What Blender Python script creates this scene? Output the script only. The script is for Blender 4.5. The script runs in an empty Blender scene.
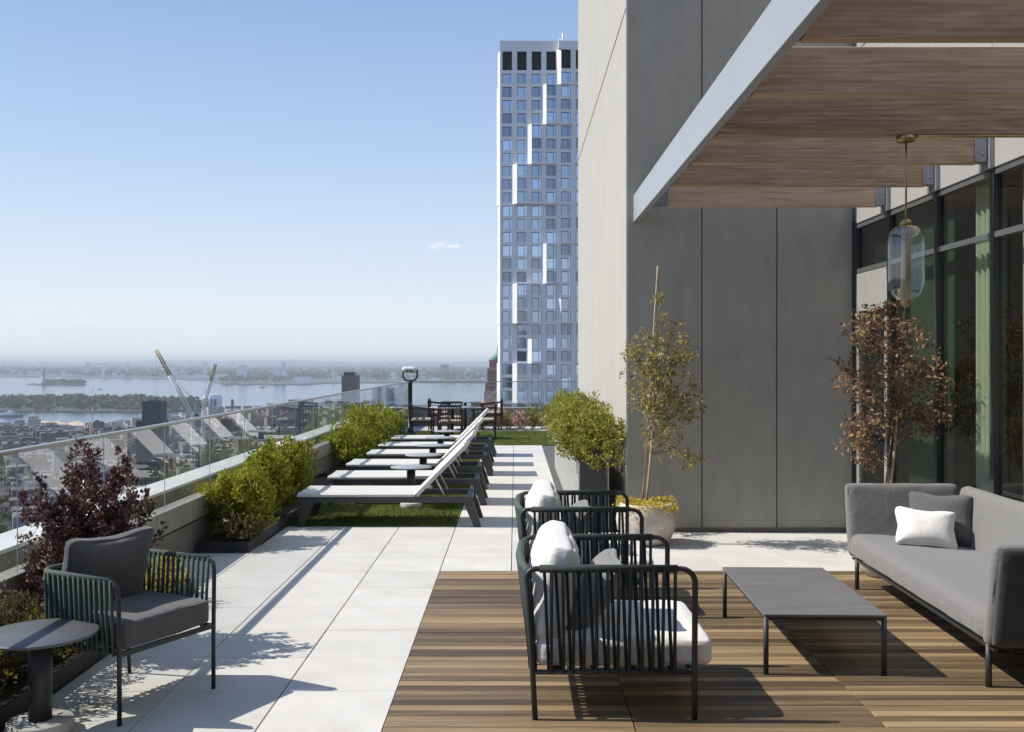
import bpy, bmesh, math, random
import numpy as np
from mathutils import Vector, Matrix

# ------------------------------------------------------------------ camera, sky, sun, exposure
S = bpy.context.scene
COL = S.collection
F, CX, CY, H = 985.0, 515.0, 363.0, 1.77      # focal length in pixels, vanishing point, eye height
cam_d = bpy.data.cameras.new('camera'); cam = bpy.data.objects.new('camera', cam_d); COL.objects.link(cam)
cam.location = (0, 0, H); cam.rotation_euler = (math.pi/2, 0, 0)
cam_d.sensor_width = 36; cam_d.lens = F/1024*36
cam_d.shift_x = -(CX-512)/1024; cam_d.shift_y = -(366-CY)/1024
cam_d.clip_start = 0.05; cam_d.clip_end = 90000
S.camera = cam

SUN_EL = math.radians(45.5)
SUN_AZ = (-1.0, 0.05)                        # horizontal direction towards the sun
w = bpy.data.worlds.new('World'); S.world = w; w.use_nodes = True
wn, wl = w.node_tree.nodes, w.node_tree.links
bg = wn['Background']
sky = wn.new('ShaderNodeTexSky'); sky.sky_type = 'NISHITA'; sky.sun_disc = False
sky.sun_elevation = SUN_EL; sky.sun_rotation = math.atan2(SUN_AZ[0], SUN_AZ[1])
sky.altitude = 100; sky.air_density = 1.0; sky.dust_density = 0.6; sky.ozone_density = 1.3
tg = wn.new('ShaderNodeMix'); tg.data_type = 'RGBA'; tg.blend_type = 'MULTIPLY'; tg.inputs[0].default_value = 1; tg.inputs[7].default_value = (1.0, 1.09, 1.16, 1)
hs = wn.new('ShaderNodeHueSaturation'); hs.inputs['Saturation'].default_value = 1.12; wl.new(sky.outputs[0], hs.inputs['Color']); wl.new(hs.outputs[0], tg.inputs[6])
# the low sky is pale haze all round the horizon
wtc = wn.new('ShaderNodeTexCoord'); wsp = wn.new('ShaderNodeSeparateXYZ'); wl.new(wtc.outputs['Generated'], wsp.inputs[0])
wmr = wn.new('ShaderNodeMapRange'); wmr.inputs['From Min'].default_value = 0.30; wmr.inputs['From Max'].default_value = 0.75
wmr.inputs['To Min'].default_value = 0.9; wmr.inputs['To Max'].default_value = 0.35; wl.new(wsp.outputs[2], wmr.inputs[0])
wrp = wn.new('ShaderNodeValToRGB'); we = wrp.color_ramp.elements
for k in range(3): we.new(0.5)
for q, (p_, c_) in zip(we, ((0.0, (0.56, 0.585, 0.61)), (0.05, (0.53, 0.57, 0.615)), (0.13, (0.42, 0.50, 0.605)), (0.22, (0.305, 0.405, 0.57)), (0.42, (0.155, 0.245, 0.46)))): q.position = p_; q.color = (*c_, 1)
wl.new(wsp.outputs[2], wrp.inputs[0])
wsc = wn.new('ShaderNodeVectorMath'); wsc.operation = 'SCALE'; wsc.inputs['Scale'].default_value = 10.0; wl.new(wrp.outputs[0], wsc.inputs[0])
whm = wn.new('ShaderNodeMix'); whm.data_type = 'RGBA'; wl.new(wsc.outputs[0], whm.inputs[7])
wl.new(wmr.outputs[0], whm.inputs[0]); wl.new(tg.outputs[2], whm.inputs[6])
wl.new(whm.outputs[2], bg.inputs[0]); bg.inputs[1].default_value = 0.138
sun_d = bpy.data.lights.new('sun', 'SUN'); sun = bpy.data.objects.new('sun', sun_d); COL.objects.link(sun)
sun_d.energy = 5.0; sun_d.angle = math.radians(0.5); sun_d.color = (1.0, 0.94, 0.85)
sd = Vector((SUN_AZ[0], SUN_AZ[1], math.hypot(*SUN_AZ)*math.tan(SUN_EL))).normalized()
sun.rotation_euler = sd.to_track_quat('Z', 'Y').to_euler(); sun.location = (-30, 5, 40)
S.view_settings.view_transform = 'Standard'; S.view_settings.look = 'None'
S.view_settings.gamma = 1; S.view_settings.use_curve_mapping = False; S.view_settings.exposure = 0.16

R = random.Random(7)
def P(px, py, Y): return Vector(((px-CX)/F*Y, Y, H-(py-CY)/F*Y))

# ------------------------------------------------------------------ materials
def nodes(m): return m.node_tree.nodes, m.node_tree.links
def newmat(name):
    m = bpy.data.materials.new(name); m.use_nodes = True
    return m, m.node_tree.nodes, m.node_tree.links, m.node_tree.nodes['Principled BSDF']
def ramp(n, stops):
    r = n.new('ShaderNodeValToRGB'); e = r.color_ramp.elements
    while len(e) < len(stops): e.new(0.5)
    for q, (p, c) in zip(e, stops): q.position = p; q.color = (*c, 1) if len(c) == 3 else c
    return r
def mat(name, col, rough=0.6, var=0.12, scale=6, bump=0.0, bscale=60, metal=0.0, coords='Object', stretch=(1,1,1), orand=0.0, spec=0.5, detail=6):
    """base colour with two octaves of noise variation, optional relief and per-object tint"""
    m, n, l, b = newmat(name)
    tc = n.new('ShaderNodeTexCoord'); mp = n.new('ShaderNodeMapping'); mp.inputs['Scale'].default_value = stretch
    l.new(tc.outputs[coords], mp.inputs[0])
    no = n.new('ShaderNodeTexNoise'); no.inputs['Scale'].default_value = scale; no.inputs['Detail'].default_value = detail
    l.new(mp.outputs[0], no.inputs[0])
    rp = ramp(n, [(0.3, [c*(1-var) for c in col]), (0.7, [min(1, c*(1+var)) for c in col])])
    l.new(no.outputs[0], rp.inputs[0]); out = rp.outputs[0]
    if orand:
        oi = n.new('ShaderNodeObjectInfo'); mr = n.new('ShaderNodeMapRange')
        mr.inputs['To Min'].default_value = 1-orand; mr.inputs['To Max'].default_value = 1+orand
        l.new(oi.outputs['Random'], mr.inputs[0])
        mx = n.new('ShaderNodeMix'); mx.data_type = 'RGBA'; mx.blend_type = 'MULTIPLY'; mx.inputs[0].default_value = 1
        l.new(out, mx.inputs[6]); l.new(mr.outputs[0], mx.inputs[7]); out = mx.outputs[2]
    l.new(out, b.inputs['Base Color'])
    b.inputs['Roughness'].default_value = rough; b.inputs['Metallic'].default_value = metal
    b.inputs['Specular IOR Level'].default_value = spec
    if bump:
        n2 = n.new('ShaderNodeTexNoise'); n2.inputs['Scale'].default_value = bscale; n2.inputs['Detail'].default_value = 5
        l.new(mp.outputs[0], n2.inputs[0])
        bp = n.new('ShaderNodeBump'); bp.inputs['Strength'].default_value = bump; bp.inputs['Distance'].default_value = 0.01
        l.new(n2.outputs[0], bp.inputs['Height']); l.new(bp.outputs[0], b.inputs['Normal'])
    return m
def glass(name, tint, ior=1.5, rough=0.0, extra=0.0):
    """sheet glass: fresnel mix of clear transmission and mirror reflection"""
    m, n, l, b = newmat(name); n.remove(b)
    tr = n.new('ShaderNodeBsdfTransparent'); tr.inputs[0].default_value = (*tint, 1)
    gl = n.new('ShaderNodeBsdfGlossy'); gl.inputs['Roughness'].default_value = rough
    fr = n.new('ShaderNodeFresnel'); fr.inputs[0].default_value = ior
    # one sheet stands for both faces of the pane: same fresnel from either side, two reflections
    ge = n.new('ShaderNodeNewGeometry'); io = n.new('ShaderNodeMapRange'); io.inputs['To Min'].default_value = ior; io.inputs['To Max'].default_value = 1/ior
    l.new(ge.outputs['Backfacing'], io.inputs[0]); l.new(io.outputs[0], fr.inputs[0])
    a1 = n.new('ShaderNodeMath'); a1.operation = 'ADD'; a1.inputs[1].default_value = 1; l.new(fr.outputs[0], a1.inputs[0])
    a2 = n.new('ShaderNodeMath'); a2.operation = 'DIVIDE'; l.new(fr.outputs[0], a2.inputs[0]); l.new(a1.outputs[0], a2.inputs[1])
    a3 = n.new('ShaderNodeMath'); a3.operation = 'MULTIPLY'; a3.inputs[1].default_value = 2; a3.use_clamp = True; l.new(a2.outputs[0], a3.inputs[0])
    mx = n.new('ShaderNodeMixShader'); f = a3.outputs[0]
    if extra:
        a = n.new('ShaderNodeMath'); a.operation = 'ADD'; a.use_clamp = True; a.inputs[1].default_value = extra
        l.new(f, a.inputs[0]); f = a.outputs[0]
    l.new(f, mx.inputs[0]); l.new(tr.outputs[0], mx.inputs[1]); l.new(gl.outputs[0], mx.inputs[2])
    l.new(mx.outputs[0], n['Material Output'].inputs[0]); return m
def leafmat(name, stops, rough=0.5, trans=0.35):
    m, n, l, b = newmat(name)
    at = n.new('ShaderNodeAttribute'); at.attribute_name = 'rnd'
    rp = ramp(n, stops); l.new(at.outputs['Fac'], rp.inputs[0])
    l.new(rp.outputs[0], b.inputs['Base Color']); b.inputs['Roughness'].default_value = rough
    b.inputs['Specular IOR Level'].default_value = 0.35
    t = n.new('ShaderNodeBsdfTranslucent'); l.new(rp.outputs[0], t.inputs[0])
    mx = n.new('ShaderNodeMixShader'); mx.inputs[0].default_value = trans
    l.new(b.outputs[0], mx.inputs[1]); l.new(t.outputs[0], mx.inputs[2]); l.new(mx.outputs[0], n['Material Output'].inputs[0])
    return m
def weave(name, col, var=0.10, scale=420, rough=0.95, strength=0.35):
    """woven cloth: fine crossed threads plus mottled fibre tone and soft creases"""
    m, n, l, b = newmat(name)
    tc = n.new('ShaderNodeTexCoord')
    w1 = n.new('ShaderNodeTexWave'); w1.inputs['Scale'].default_value = scale/6; w1.bands_direction = 'X'; w1.inputs['Distortion'].default_value = 1.5
    w2 = n.new('ShaderNodeTexWave'); w2.inputs['Scale'].default_value = scale/6; w2.bands_direction = 'Y'; w2.inputs['Distortion'].default_value = 1.5
    no = n.new('ShaderNodeTexNoise'); no.inputs['Scale'].default_value = 90; no.inputs['Detail'].default_value = 8
    n3 = n.new('ShaderNodeTexNoise'); n3.inputs['Scale'].default_value = 7; n3.inputs['Detail'].default_value = 3; n3.inputs['Distortion'].default_value = 0.6
    for q in (w1, w2, no, n3): l.new(tc.outputs['Object'], q.inputs[0])
    rp = ramp(n, [(0.25, [c*(1-var) for c in col]), (0.75, [min(1, c*(1+var)) for c in col])])
    l.new(no.outputs[0], rp.inputs[0]); l.new(rp.outputs[0], b.inputs['Base Color'])
    a = n.new('ShaderNodeMath'); a.operation = 'MULTIPLY'; l.new(w1.outputs['Fac'], a.inputs[0]); l.new(w2.outputs['Fac'], a.inputs[1])
    bp = n.new('ShaderNodeBump'); bp.inputs['Strength'].default_value = strength; bp.inputs['Distance'].default_value = 0.002
    l.new(a.outputs[0], bp.inputs['Height'])
    b2 = n.new('ShaderNodeBump'); b2.inputs['Strength'].default_value = 0.35; b2.inputs['Distance'].default_value = 0.03
    l.new(n3.outputs[0], b2.inputs['Height']); l.new(bp.outputs[0], b2.inputs['Normal']); l.new(b2.outputs[0], b.inputs['Normal'])
    b.inputs['Roughness'].default_value = rough; b.inputs['Sheen Weight'].default_value = 0.25; b.inputs['Specular IOR Level'].default_value = 0.2
    return m
def woodmat(name, stops, along=(0.6, 14, 14), ring=2.2, rough=0.55, orand=True, bump=0.25, wavy=0.12, spreadv=0.62):
    """timber: grain stretched along X, per-board hue from the object's own random number"""
    m, n, l, b = newmat(name)
    tc = n.new('ShaderNodeTexCoord'); oi = n.new('ShaderNodeObjectInfo')
    ad = n.new('ShaderNodeVectorMath'); ad.operation = 'ADD'
    sc = n.new('ShaderNodeVectorMath'); sc.operation = 'SCALE'; sc.inputs['Scale'].default_value = 37.0
    cb = n.new('ShaderNodeCombineXYZ')
    for i in range(3): l.new(oi.outputs['Random'], cb.inputs[i])
    l.new(cb.outputs[0], sc.inputs[0]); l.new(tc.outputs['Object'], ad.inputs[0]); l.new(sc.outputs[0], ad.inputs[1])
    mp = n.new('ShaderNodeMapping'); mp.inputs['Scale'].default_value = along; l.new(ad.outputs[0], mp.inputs[0])
    n1 = n.new('ShaderNodeTexNoise'); n1.inputs['Scale'].default_value = ring; n1.inputs['Detail'].default_value = 9; n1.inputs['Roughness'].default_value = 0.65; n1.inputs['Distortion'].default_value = 0.8
    l.new(mp.outputs[0], n1.inputs[0])
    wv = n.new('ShaderNodeTexWave'); wv.bands_direction = 'Z' if along[2] < along[1]*2 else 'Y'; wv.inputs['Scale'].default_value = 1.3; wv.inputs['Distortion'].default_value = 9; wv.inputs['Detail'].default_value = 3; wv.inputs['Detail Scale'].default_value = 0.9
    l.new(mp.outputs[0], wv.inputs[0])
    m1 = n.new('ShaderNodeMath'); m1.operation = 'MULTIPLY_ADD'; m1.inputs[1].default_value = wavy; l.new(wv.outputs['Fac'], m1.inputs[0])
    m2 = n.new('ShaderNodeMath'); m2.operation = 'MULTIPLY'; m2.inputs[1].default_value = 1-wavy; l.new(n1.outputs[0], m2.inputs[0]); l.new(m2.outputs[0], m1.inputs[2])
    fac = m1.outputs[0]
    if orand:
        m3 = n.new('ShaderNodeMath'); m3.operation = 'MULTIPLY_ADD'; m3.inputs[1].default_value = spreadv; m3.use_clamp = True
        s0 = n.new('ShaderNodeMath'); s0.operation = 'SUBTRACT'; s0.inputs[1].default_value = 0.5; l.new(oi.outputs['Random'], s0.inputs[0])
        l.new(s0.outputs[0], m3.inputs[0]); l.new(fac, m3.inputs[2]); fac = m3.outputs[0]
    rp = ramp(n, stops); l.new(fac, rp.inputs[0]); l.new(rp.outputs[0], b.inputs['Base Color'])
    b.inputs['Roughness'].default_value = rough; b.inputs['Specular IOR Level'].default_value = 0.35
    bp = n.new('ShaderNodeBump'); bp.inputs['Strength'].default_value = bump; bp.inputs['Distance'].default_value = 0.004
    l.new(n1.outputs[0], bp.inputs['Height']); l.new(bp.outputs[0], b.inputs['Normal'])
    return m
def ropemat(name, col):
    m, n, l, b = newmat(name)
    tc = n.new('ShaderNodeTexCoord'); wv = n.new('ShaderNodeTexWave'); wv.bands_direction = 'DIAGONAL'; wv.inputs['Scale'].default_value = 55; wv.inputs['Distortion'].default_value = 0.5
    l.new(tc.outputs['Object'], wv.inputs[0])
    rp = ramp(n, [(0.0, [c*0.6 for c in col]), (0.6, [c*1.2 for c in col])]); l.new(wv.outputs['Fac'], rp.inputs[0])
    l.new(rp.outputs[0], b.inputs['Base Color']); b.inputs['Roughness'].default_value = 0.7
    bp = n.new('ShaderNodeBump'); bp.inputs['Strength'].default_value = 0.6; bp.inputs['Distance'].default_value = 0.003
    l.new(wv.outputs['Fac'], bp.inputs['Height']); l.new(bp.outputs[0], b.inputs['Normal']); return m
def boardmat(name, col, period, var=0.1, stain=0.15):
    """board-marked concrete: faint vertical board lines in relief, cloudy tone"""
    m, n, l, b = newmat(name)
    tc = n.new('ShaderNodeTexCoord')
    mp = n.new('ShaderNodeMapping'); mp.inputs['Scale'].default_value = (1, 1/period, 0.02/period); l.new(tc.outputs['Object'], mp.inputs[0])
    n0 = n.new('ShaderNodeTexNoise'); n0.inputs['Scale'].default_value = 1.0; n0.inputs['Detail'].default_value = 4; l.new(mp.outputs[0], n0.inputs[0])
    n1 = n.new('ShaderNodeTexNoise'); n1.inputs['Scale'].default_value = 1.6; n1.inputs['Detail'].default_value = 8; l.new(tc.outputs['Object'], n1.inputs[0])
    n2 = n.new('ShaderNodeTexNoise'); n2.inputs['Scale'].default_value = 60; n2.inputs['Detail'].default_value = 4; l.new(tc.outputs['Object'], n2.inputs[0])
    a = n.new('ShaderNodeMath'); a.operation = 'MULTIPLY_ADD'; a.inputs[1].default_value = 0.6; l.new(n0.outputs[0], a.inputs[0])
    s = n.new('ShaderNodeMath'); s.operation = 'MULTIPLY'; s.inputs[1].default_value = 0.4; l.new(n1.outputs[0], s.inputs[0]); l.new(s.outputs[0], a.inputs[2])
    rp = ramp(n, [(0.3, [c*(1-stain) for c in col]), (0.7, [c*(1+var) for c in col])]); l.new(a.outputs[0], rp.inputs[0]); l.new(rp.outputs[0], b.inputs['Base Color'])
    ad = n.new('ShaderNodeMath'); ad.operation = 'MULTIPLY_ADD'; ad.inputs[1].default_value = 0.25; l.new(n2.outputs[0], ad.inputs[0]); l.new(n0.outputs[0], ad.inputs[2])
    bp = n.new('ShaderNodeBump'); bp.inputs['Strength'].default_value = 0.5; bp.inputs['Distance'].default_value = 0.01
    l.new(ad.outputs[0], bp.inputs['Height']); l.new(bp.outputs[0], b.inputs['Normal']); b.inputs['Roughness'].default_value = 0.9; b.inputs['Specular IOR Level'].default_value = 0.2
    return m
def citymat(name, stops, win=(0.05, 0.06, 0.08), pitch=(2.6, 3.4)):
    """far-away masonry: per-building tint and a window rhythm too small to model"""
    m, n, l, b = newmat(name)
    tc = n.new('ShaderNodeTexCoord'); sx = n.new('ShaderNodeSeparateXYZ'); l.new(tc.outputs['Object'], sx.inputs[0])
    ad = n.new('ShaderNodeMath'); ad.operation = 'ADD'; l.new(sx.outputs[0], ad.inputs[0]); l.new(sx.outputs[1], ad.inputs[1])
    cb = n.new('ShaderNodeCombineXYZ'); l.new(ad.outputs[0], cb.inputs[0]); l.new(sx.outputs[2], cb.inputs[1])
    br = n.new('ShaderNodeTexBrick'); br.offset = 0; br.inputs['Scale'].default_value = 1; br.inputs['Brick Width'].default_value = pitch[0]; br.inputs['Row Height'].default_value = pitch[1]
    br.inputs['Mortar Size'].default_value = 0.75; br.inputs['Mortar Smooth'].default_value = 0
    l.new(cb.outputs[0], br.inputs[0])
    oi = n.new('ShaderNodeObjectInfo'); rp = ramp(n, stops); rp.color_ramp.interpolation = 'CONSTANT'; l.new(oi.outputs['Random'], rp.inputs[0])
    mx = n.new('ShaderNodeMix'); mx.data_type = 'RGBA'; l.new(br.outputs['Fac'], mx.inputs[0]); mx.inputs[6].default_value = (*[q*0.55+w_*0.45 for q, w_ in zip(stops[0][1], win)], 1); l.new(rp.outputs[0], mx.inputs[7])
    l.new(mx.outputs[2], b.inputs['Base Color']); b.inputs['Roughness'].default_value = 0.7; return m

M = {}
M['paver'] = mat('paver_concrete', (0.60, 0.585, 0.55), 0.85, 0.05, 3.0, 0.25, 160, orand=0.035, spec=0.25)
def paver_speckle(m):
    n, l = nodes(m); b = n['Principled BSDF']; src = b.inputs['Base Color'].links[0].from_socket
    tc = n.new('ShaderNodeTexCoord'); no = n.new('ShaderNodeTexNoise'); no.inputs['Scale'].default_value = 240; no.inputs['Detail'].default_value = 3
    oi = n.new('ShaderNodeObjectInfo')
    l.new(tc.outputs['Object'], no.inputs[0]); rp = ramp(n, [(0.36, (0.72, 0.71, 0.7)), (0.5, (1, 1, 1)), (0.68, (1.0, 1.0, 1.0))]); l.new(no.outputs[0], rp.inputs[0])
    mx = n.new('ShaderNodeMix'); mx.data_type = 'RGBA'; mx.blend_type = 'MULTIPLY'; mx.inputs[0].default_value = 0.7
    l.new(src, mx.inputs[6]); l.new(rp.outputs[0], mx.inputs[7])
    n4 = n.new('ShaderNodeTexNoise'); n4.noise_dimensions = '4D'; n4.inputs['Scale'].default_value = 2.3; n4.inputs['Detail'].default_value = 5
    l.new(tc.outputs['Object'], n4.inputs['Vector']); ml = n.new('ShaderNodeMath'); ml.operation = 'MULTIPLY'; ml.inputs[1].default_value = 90; l.new(oi.outputs['Random'], ml.inputs[0]); l.new(ml.outputs[0], n4.inputs['W'])
    r2 = ramp(n, [(0.3, (0.86, 0.85, 0.82)), (0.6, (1, 1, 1))]); l.new(n4.outputs[0], r2.inputs[0])
    m2 = n.new('ShaderNodeMix'); m2.data_type = 'RGBA'; m2.blend_type = 'MULTIPLY'; m2.inputs[0].default_value = 0.8
    l.new(mx.outputs[2], m2.inputs[6]); l.new(r2.outputs[0], m2.inputs[7]); l.new(m2.outputs[2], b.inputs['Base Color'])
paver_speckle(M['paver'])
M['joint'] = mat('joint_bed', (0.10, 0.10, 0.095), 0.95, 0.2, 8)
M['plank'] = woodmat('deck_timber', [(0.12, (0.075, 0.051, 0.032)), (0.38, (0.142, 0.098, 0.055)), (0.62, (0.232, 0.162, 0.090)), (0.90, (0.37, 0.265, 0.148))], (0.5, 9, 9), 2.0, 0.55, spreadv=0.66)
M['joist'] = woodmat('joist_timber', [(0.28, (0.29, 0.180, 0.115)), (0.5, (0.46, 0.305, 0.205)), (0.72, (0.62, 0.445, 0.32))], (0.8, 8, 8), 2.6, 0.6, bump=0.4, wavy=0.10, spreadv=0.30)
M['core_side'] = boardmat('board_marked_concrete', (0.44, 0.425, 0.385), 0.09, 0.06, 0.10)
M['core_front'] = mat('core_panel_concrete', (0.375, 0.357, 0.312), 0.9, 0.07, 3.0, 0.3, 60, stretch=(2.2, 2.2, 0.8), spec=0.2, detail=10)
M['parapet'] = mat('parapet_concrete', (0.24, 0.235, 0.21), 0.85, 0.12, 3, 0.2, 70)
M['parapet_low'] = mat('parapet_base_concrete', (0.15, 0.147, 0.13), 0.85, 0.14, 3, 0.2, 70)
M['coping'] = mat('coping_metal', (0.72, 0.72, 0.70), 0.5, 0.05, 3)
M['rail'] = mat('rail_metal', (0.42, 0.40, 0.36), 0.38, 0.06, 3, metal=0.7)
M['railglass'] = glass('railing_glass', (0.93, 0.96, 0.95), 1.62)
M['glassedge'] = mat('glass_edge', (0.50, 0.60, 0.60), 0.2, 0.05)
M['beam_paint'] = mat('beam_paint', (0.33, 0.35, 0.37), 0.42, 0.03, 1.2, 0.05, 30)
M['bracket'] = mat('galvanised_bracket', (0.30, 0.31, 0.34), 0.45, 0.1, 10, metal=0.5)
M['charcoal'] = mat('charcoal_powdercoat', (0.028, 0.029, 0.031), 0.45, 0.1, 20, 0.1, 300)
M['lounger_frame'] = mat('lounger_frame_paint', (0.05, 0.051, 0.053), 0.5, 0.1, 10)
M['tabletop'] = mat('table_laminate', (0.15, 0.147, 0.143), 0.5, 0.14, 3, 0.08, 120, stretch=(1, 4, 1))
M['coffee_frame'] = mat('coffee_frame_paint', (0.032, 0.032, 0.032), 0.5, 0.06, 10)
M['sidetop'] = mat('side_table_laminate', (0.115, 0.115, 0.125), 0.42, 0.08, 6, 0.06, 150)
M['ltop'] = mat('lounger_table_laminate', (0.30, 0.31, 0.34), 0.45, 0.05, 6)
M['concrete_base'] = mat('cast_concrete', (0.45, 0.43, 0.39), 0.85, 0.12, 7, 0.25, 60)
M['potstone'] = mat('pot_stone', (0.52, 0.47, 0.41), 0.85, 0.18, 9, 0.35, 45)
M['planter_metal'] = mat('planter_metal', (0.36, 0.36, 0.355), 0.45, 0.06, 2)
M['edging'] = mat('bed_edging', (0.03, 0.03, 0.03), 0.6, 0.1)
M['soil'] = mat('soil', (0.05, 0.036, 0.026), 1.0, 0.4, 30, 0.8, 60)
M['white_fabric'] = weave('white_canvas', (0.74, 0.72, 0.69), 0.04)
M['sling'] = weave('white_sling', (0.57, 0.555, 0.525), 0.04, 300)
M['grey_fabric'] = weave('dark_grey_canvas', (0.105, 0.102, 0.102), 0.13)
M['pillow_grey'] = weave('grey_pillow_canvas', (0.22, 0.215, 0.21), 0.16)
M['sofa_fabric'] = weave('light_grey_melange', (0.185, 0.181, 0.175), 0.14)
M['grey_shell'] = weave('charcoal_shell', (0.045, 0.044, 0.043), 0.1)
M['piping'] = mat('piping', (0.06, 0.06, 0.06), 0.9)
M['rope_dark'] = ropemat('dark_green_rope', (0.020, 0.030, 0.027))
M['rope_green'] = ropemat('green_rope', (0.060, 0.092, 0.076))
M['brass'] = mat('aged_brass', (0.42, 0.30, 0.13), 0.32, 0.15, 12, metal=0.9)
M['lampglass'] = glass('lamp_glass', (0.95, 0.98, 1.0), 1.45, 0.0, 0.07)
M['frost'] = mat('frosted_tube', (0.42, 0.34, 0.22), 0.6, 0.1, stretch=(30, 30, 1))
M['mullion'] = mat('dark_mullion', (0.035, 0.037, 0.04), 0.4, 0.08)
M['transom'] = mat('transom_aluminium', (0.20, 0.21, 0.22), 0.35, 0.05, metal=0.6)
M['facadeglass'] = glass('tinted_facade_glass', (0.58, 0.65, 0.54), 1.5, 0.0, 0.0)
M['facadepanel'] = mat('white_facade_panel', (0.33, 0.325, 0.305), 0.6, 0.04, 2, 0.05, 40)
M['curtain'] = mat('curtain_cloth', (0.70, 0.71, 0.66), 0.95, 0.05, 20)
M['room'] = mat('room_plaster', (0.20, 0.19, 0.16), 0.9, 0.08)
M['greenwall'] = mat('green_panel', (0.05, 0.085, 0.06), 0.7, 0.08)
M['door_paint'] = mat('door_frame_paint', (0.30, 0.29, 0.27), 0.5, 0.05)
M['bark_pale'] = mat('pale_bark', (0.40, 0.31, 0.22), 0.9, 0.3, 14, 0.5, 50, stretch=(1, 1, 0.3))
M['bark'] = mat('bark', (0.14, 0.10, 0.07), 0.9, 0.3, 14, 0.5, 50)
M['turf'] = leafmat('artificial_turf', [(0.0, (0.085, 0.11, 0.016)), (0.6, (0.16, 0.19, 0.028)), (1.0, (0.25, 0.26, 0.07))], 0.6, 0.2)
M['turfbase'] = mat('turf_backing', (0.08, 0.10, 0.02), 0.95, 0.2, 40)
M['leaf_purple'] = leafmat('purple_leaves', [(0.0, (0.03, 0.014, 0.015)), (0.45, (0.085, 0.036, 0.035)), (0.8, (0.18, 0.085, 0.075)), (1.0, (0.32, 0.21, 0.19))], 0.34, 0.3)
M['leaf_lime'] = leafmat('lime_leaves', [(0.0, (0.07, 0.09, 0.010)), (0.35, (0.22, 0.245, 0.018)), (0.75, (0.42, 0.43, 0.040)), (1.0, (0.50, 0.33, 0.07))], 0.42, 0.5)
M['leaf_green'] = leafmat('green_leaves', [(0.0, (0.07, 0.09, 0.012)), (0.4, (0.19, 0.205, 0.026)), (0.8, (0.38, 0.36, 0.055)), (1.0, (0.50, 0.42, 0.16))], 0.42, 0.4)
M['leaf_mixed'] = leafmat('turning_leaves', [(0.0, (0.05, 0.055, 0.012)), (0.35, (0.10, 0.10, 0.025)), (0.7, (0.17, 0.12, 0.05)), (0.9, (0.15, 0.06, 0.05)), (1.0, (0.38, 0.30, 0.16))], 0.5, 0.3)
M['leaf_olive'] = leafmat('olive_leaves', [(0.0, (0.11, 0.115, 0.025)), (0.4, (0.29, 0.27, 0.06)), (0.72, (0.50, 0.42, 0.13)), (0.86, (0.34, 0.15, 0.12)), (1.0, (0.68, 0.57, 0.30))], 0.5, 0.42)
M['leaf_russet'] = leafmat('russet_leaves', [(0.0, (0.10, 0.06, 0.045)), (0.35, (0.25, 0.13, 0.085)), (0.7, (0.42, 0.27, 0.13)), (1.0, (0.58, 0.46, 0.26))], 0.5, 0.42)
M['sedum'] = leafmat('yellow_sedum', [(0.0, (0.30, 0.24, 0.02)), (0.5, (0.62, 0.50, 0.05)), (1.0, (0.72, 0.62, 0.20))], 0.6, 0.3)
M['petal'] = leafmat('flower_petals', [(0.0, (0.35, 0.10, 0.06)), (0.4, (0.55, 0.22, 0.16)), (0.7, (0.7, 0.62, 0.5)), (1.0, (0.75, 0.7, 0.6))], 0.6, 0.3)
M['brownwood'] = mat('stained_hardwood', (0.075, 0.034, 0.022), 0.5, 0.2, 12)
M['darkmetal'] = mat('dark_bronze', (0.022, 0.02, 0.02), 0.4, 0.1)
M['beige'] = weave('beige_seat', (0.42, 0.36, 0.29), 0.08)
M['enamel'] = mat('white_enamel', (0.72, 0.72, 0.70), 0.3, 0.03)
M['lens'] = mat('viewer_eyepiece', (0.03, 0.03, 0.03), 0.2, 0.02)
# city and distance
M['tower_panel'] = mat('tower_precast', (0.76, 0.75, 0.745), 0.75, 0.04, 0.3)
M['tower_glass'] = mat('tower_glass', (0.40, 0.48, 0.60), 0.06, 0.25, 0.12, metal=0.85, orand=0.5)
M['louvre'] = mat('tower_louvre', (0.015, 0.015, 0.017), 0.7, 0.1)
CITY = ((0.20, 0.09, 0.065), (0.30, 0.23, 0.18), (0.13, 0.065, 0.05), (0.36, 0.33, 0.30), (0.22, 0.14, 0.10), (0.42, 0.41, 0.40))
CITYN = ('red brick', 'tan', 'dark brick', 'pale stone', 'brown', 'light grey')
CITY = tuple(tuple(0.72*q for q in c_) for c_ in CITY)
for i_, c_ in enumerate(CITY): M['city%d' % i_] = citymat('city_'+CITYN[i_].replace(' ', '_'), [(0.0, c_), (0.99, c_)])
M['city'] = citymat('city_masonry', [(0.0, (0.20, 0.09, 0.065)), (0.2, (0.30, 0.23, 0.18)), (0.38, (0.13, 0.065, 0.05)), (0.55, (0.36, 0.33, 0.30)), (0.7, (0.22, 0.14, 0.10)), (0.85, (0.42, 0.41, 0.40))])
M['cityroof'] = mat('city_roofing', (0.095, 0.097, 0.105), 0.9, 0.45, 0.06, orand=0.75)
M['darkblock'] = mat('dark_cladding', (0.022, 0.024, 0.032), 0.6, 0.1, 0.1)
M['brick_old'] = citymat('old_tower_brick', [(0.0, (0.36, 0.22, 0.16)), (0.99, (0.36, 0.22, 0.16))], (0.06, 0.05, 0.05), (2.4, 3.4))
M['copper'] = mat('copper_roof', (0.16, 0.33, 0.27), 0.7, 0.1, 0.3)
M['palestone'] = mat('pale_stone', (0.42, 0.38, 0.33), 0.8, 0.1, 0.3)
M['greyblock'] = citymat('grey_block', [(0.0, (0.22, 0.22, 0.24)), (0.99, (0.22, 0.22, 0.24))], (0.05, 0.06, 0.08), (3.0, 3.6))
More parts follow.
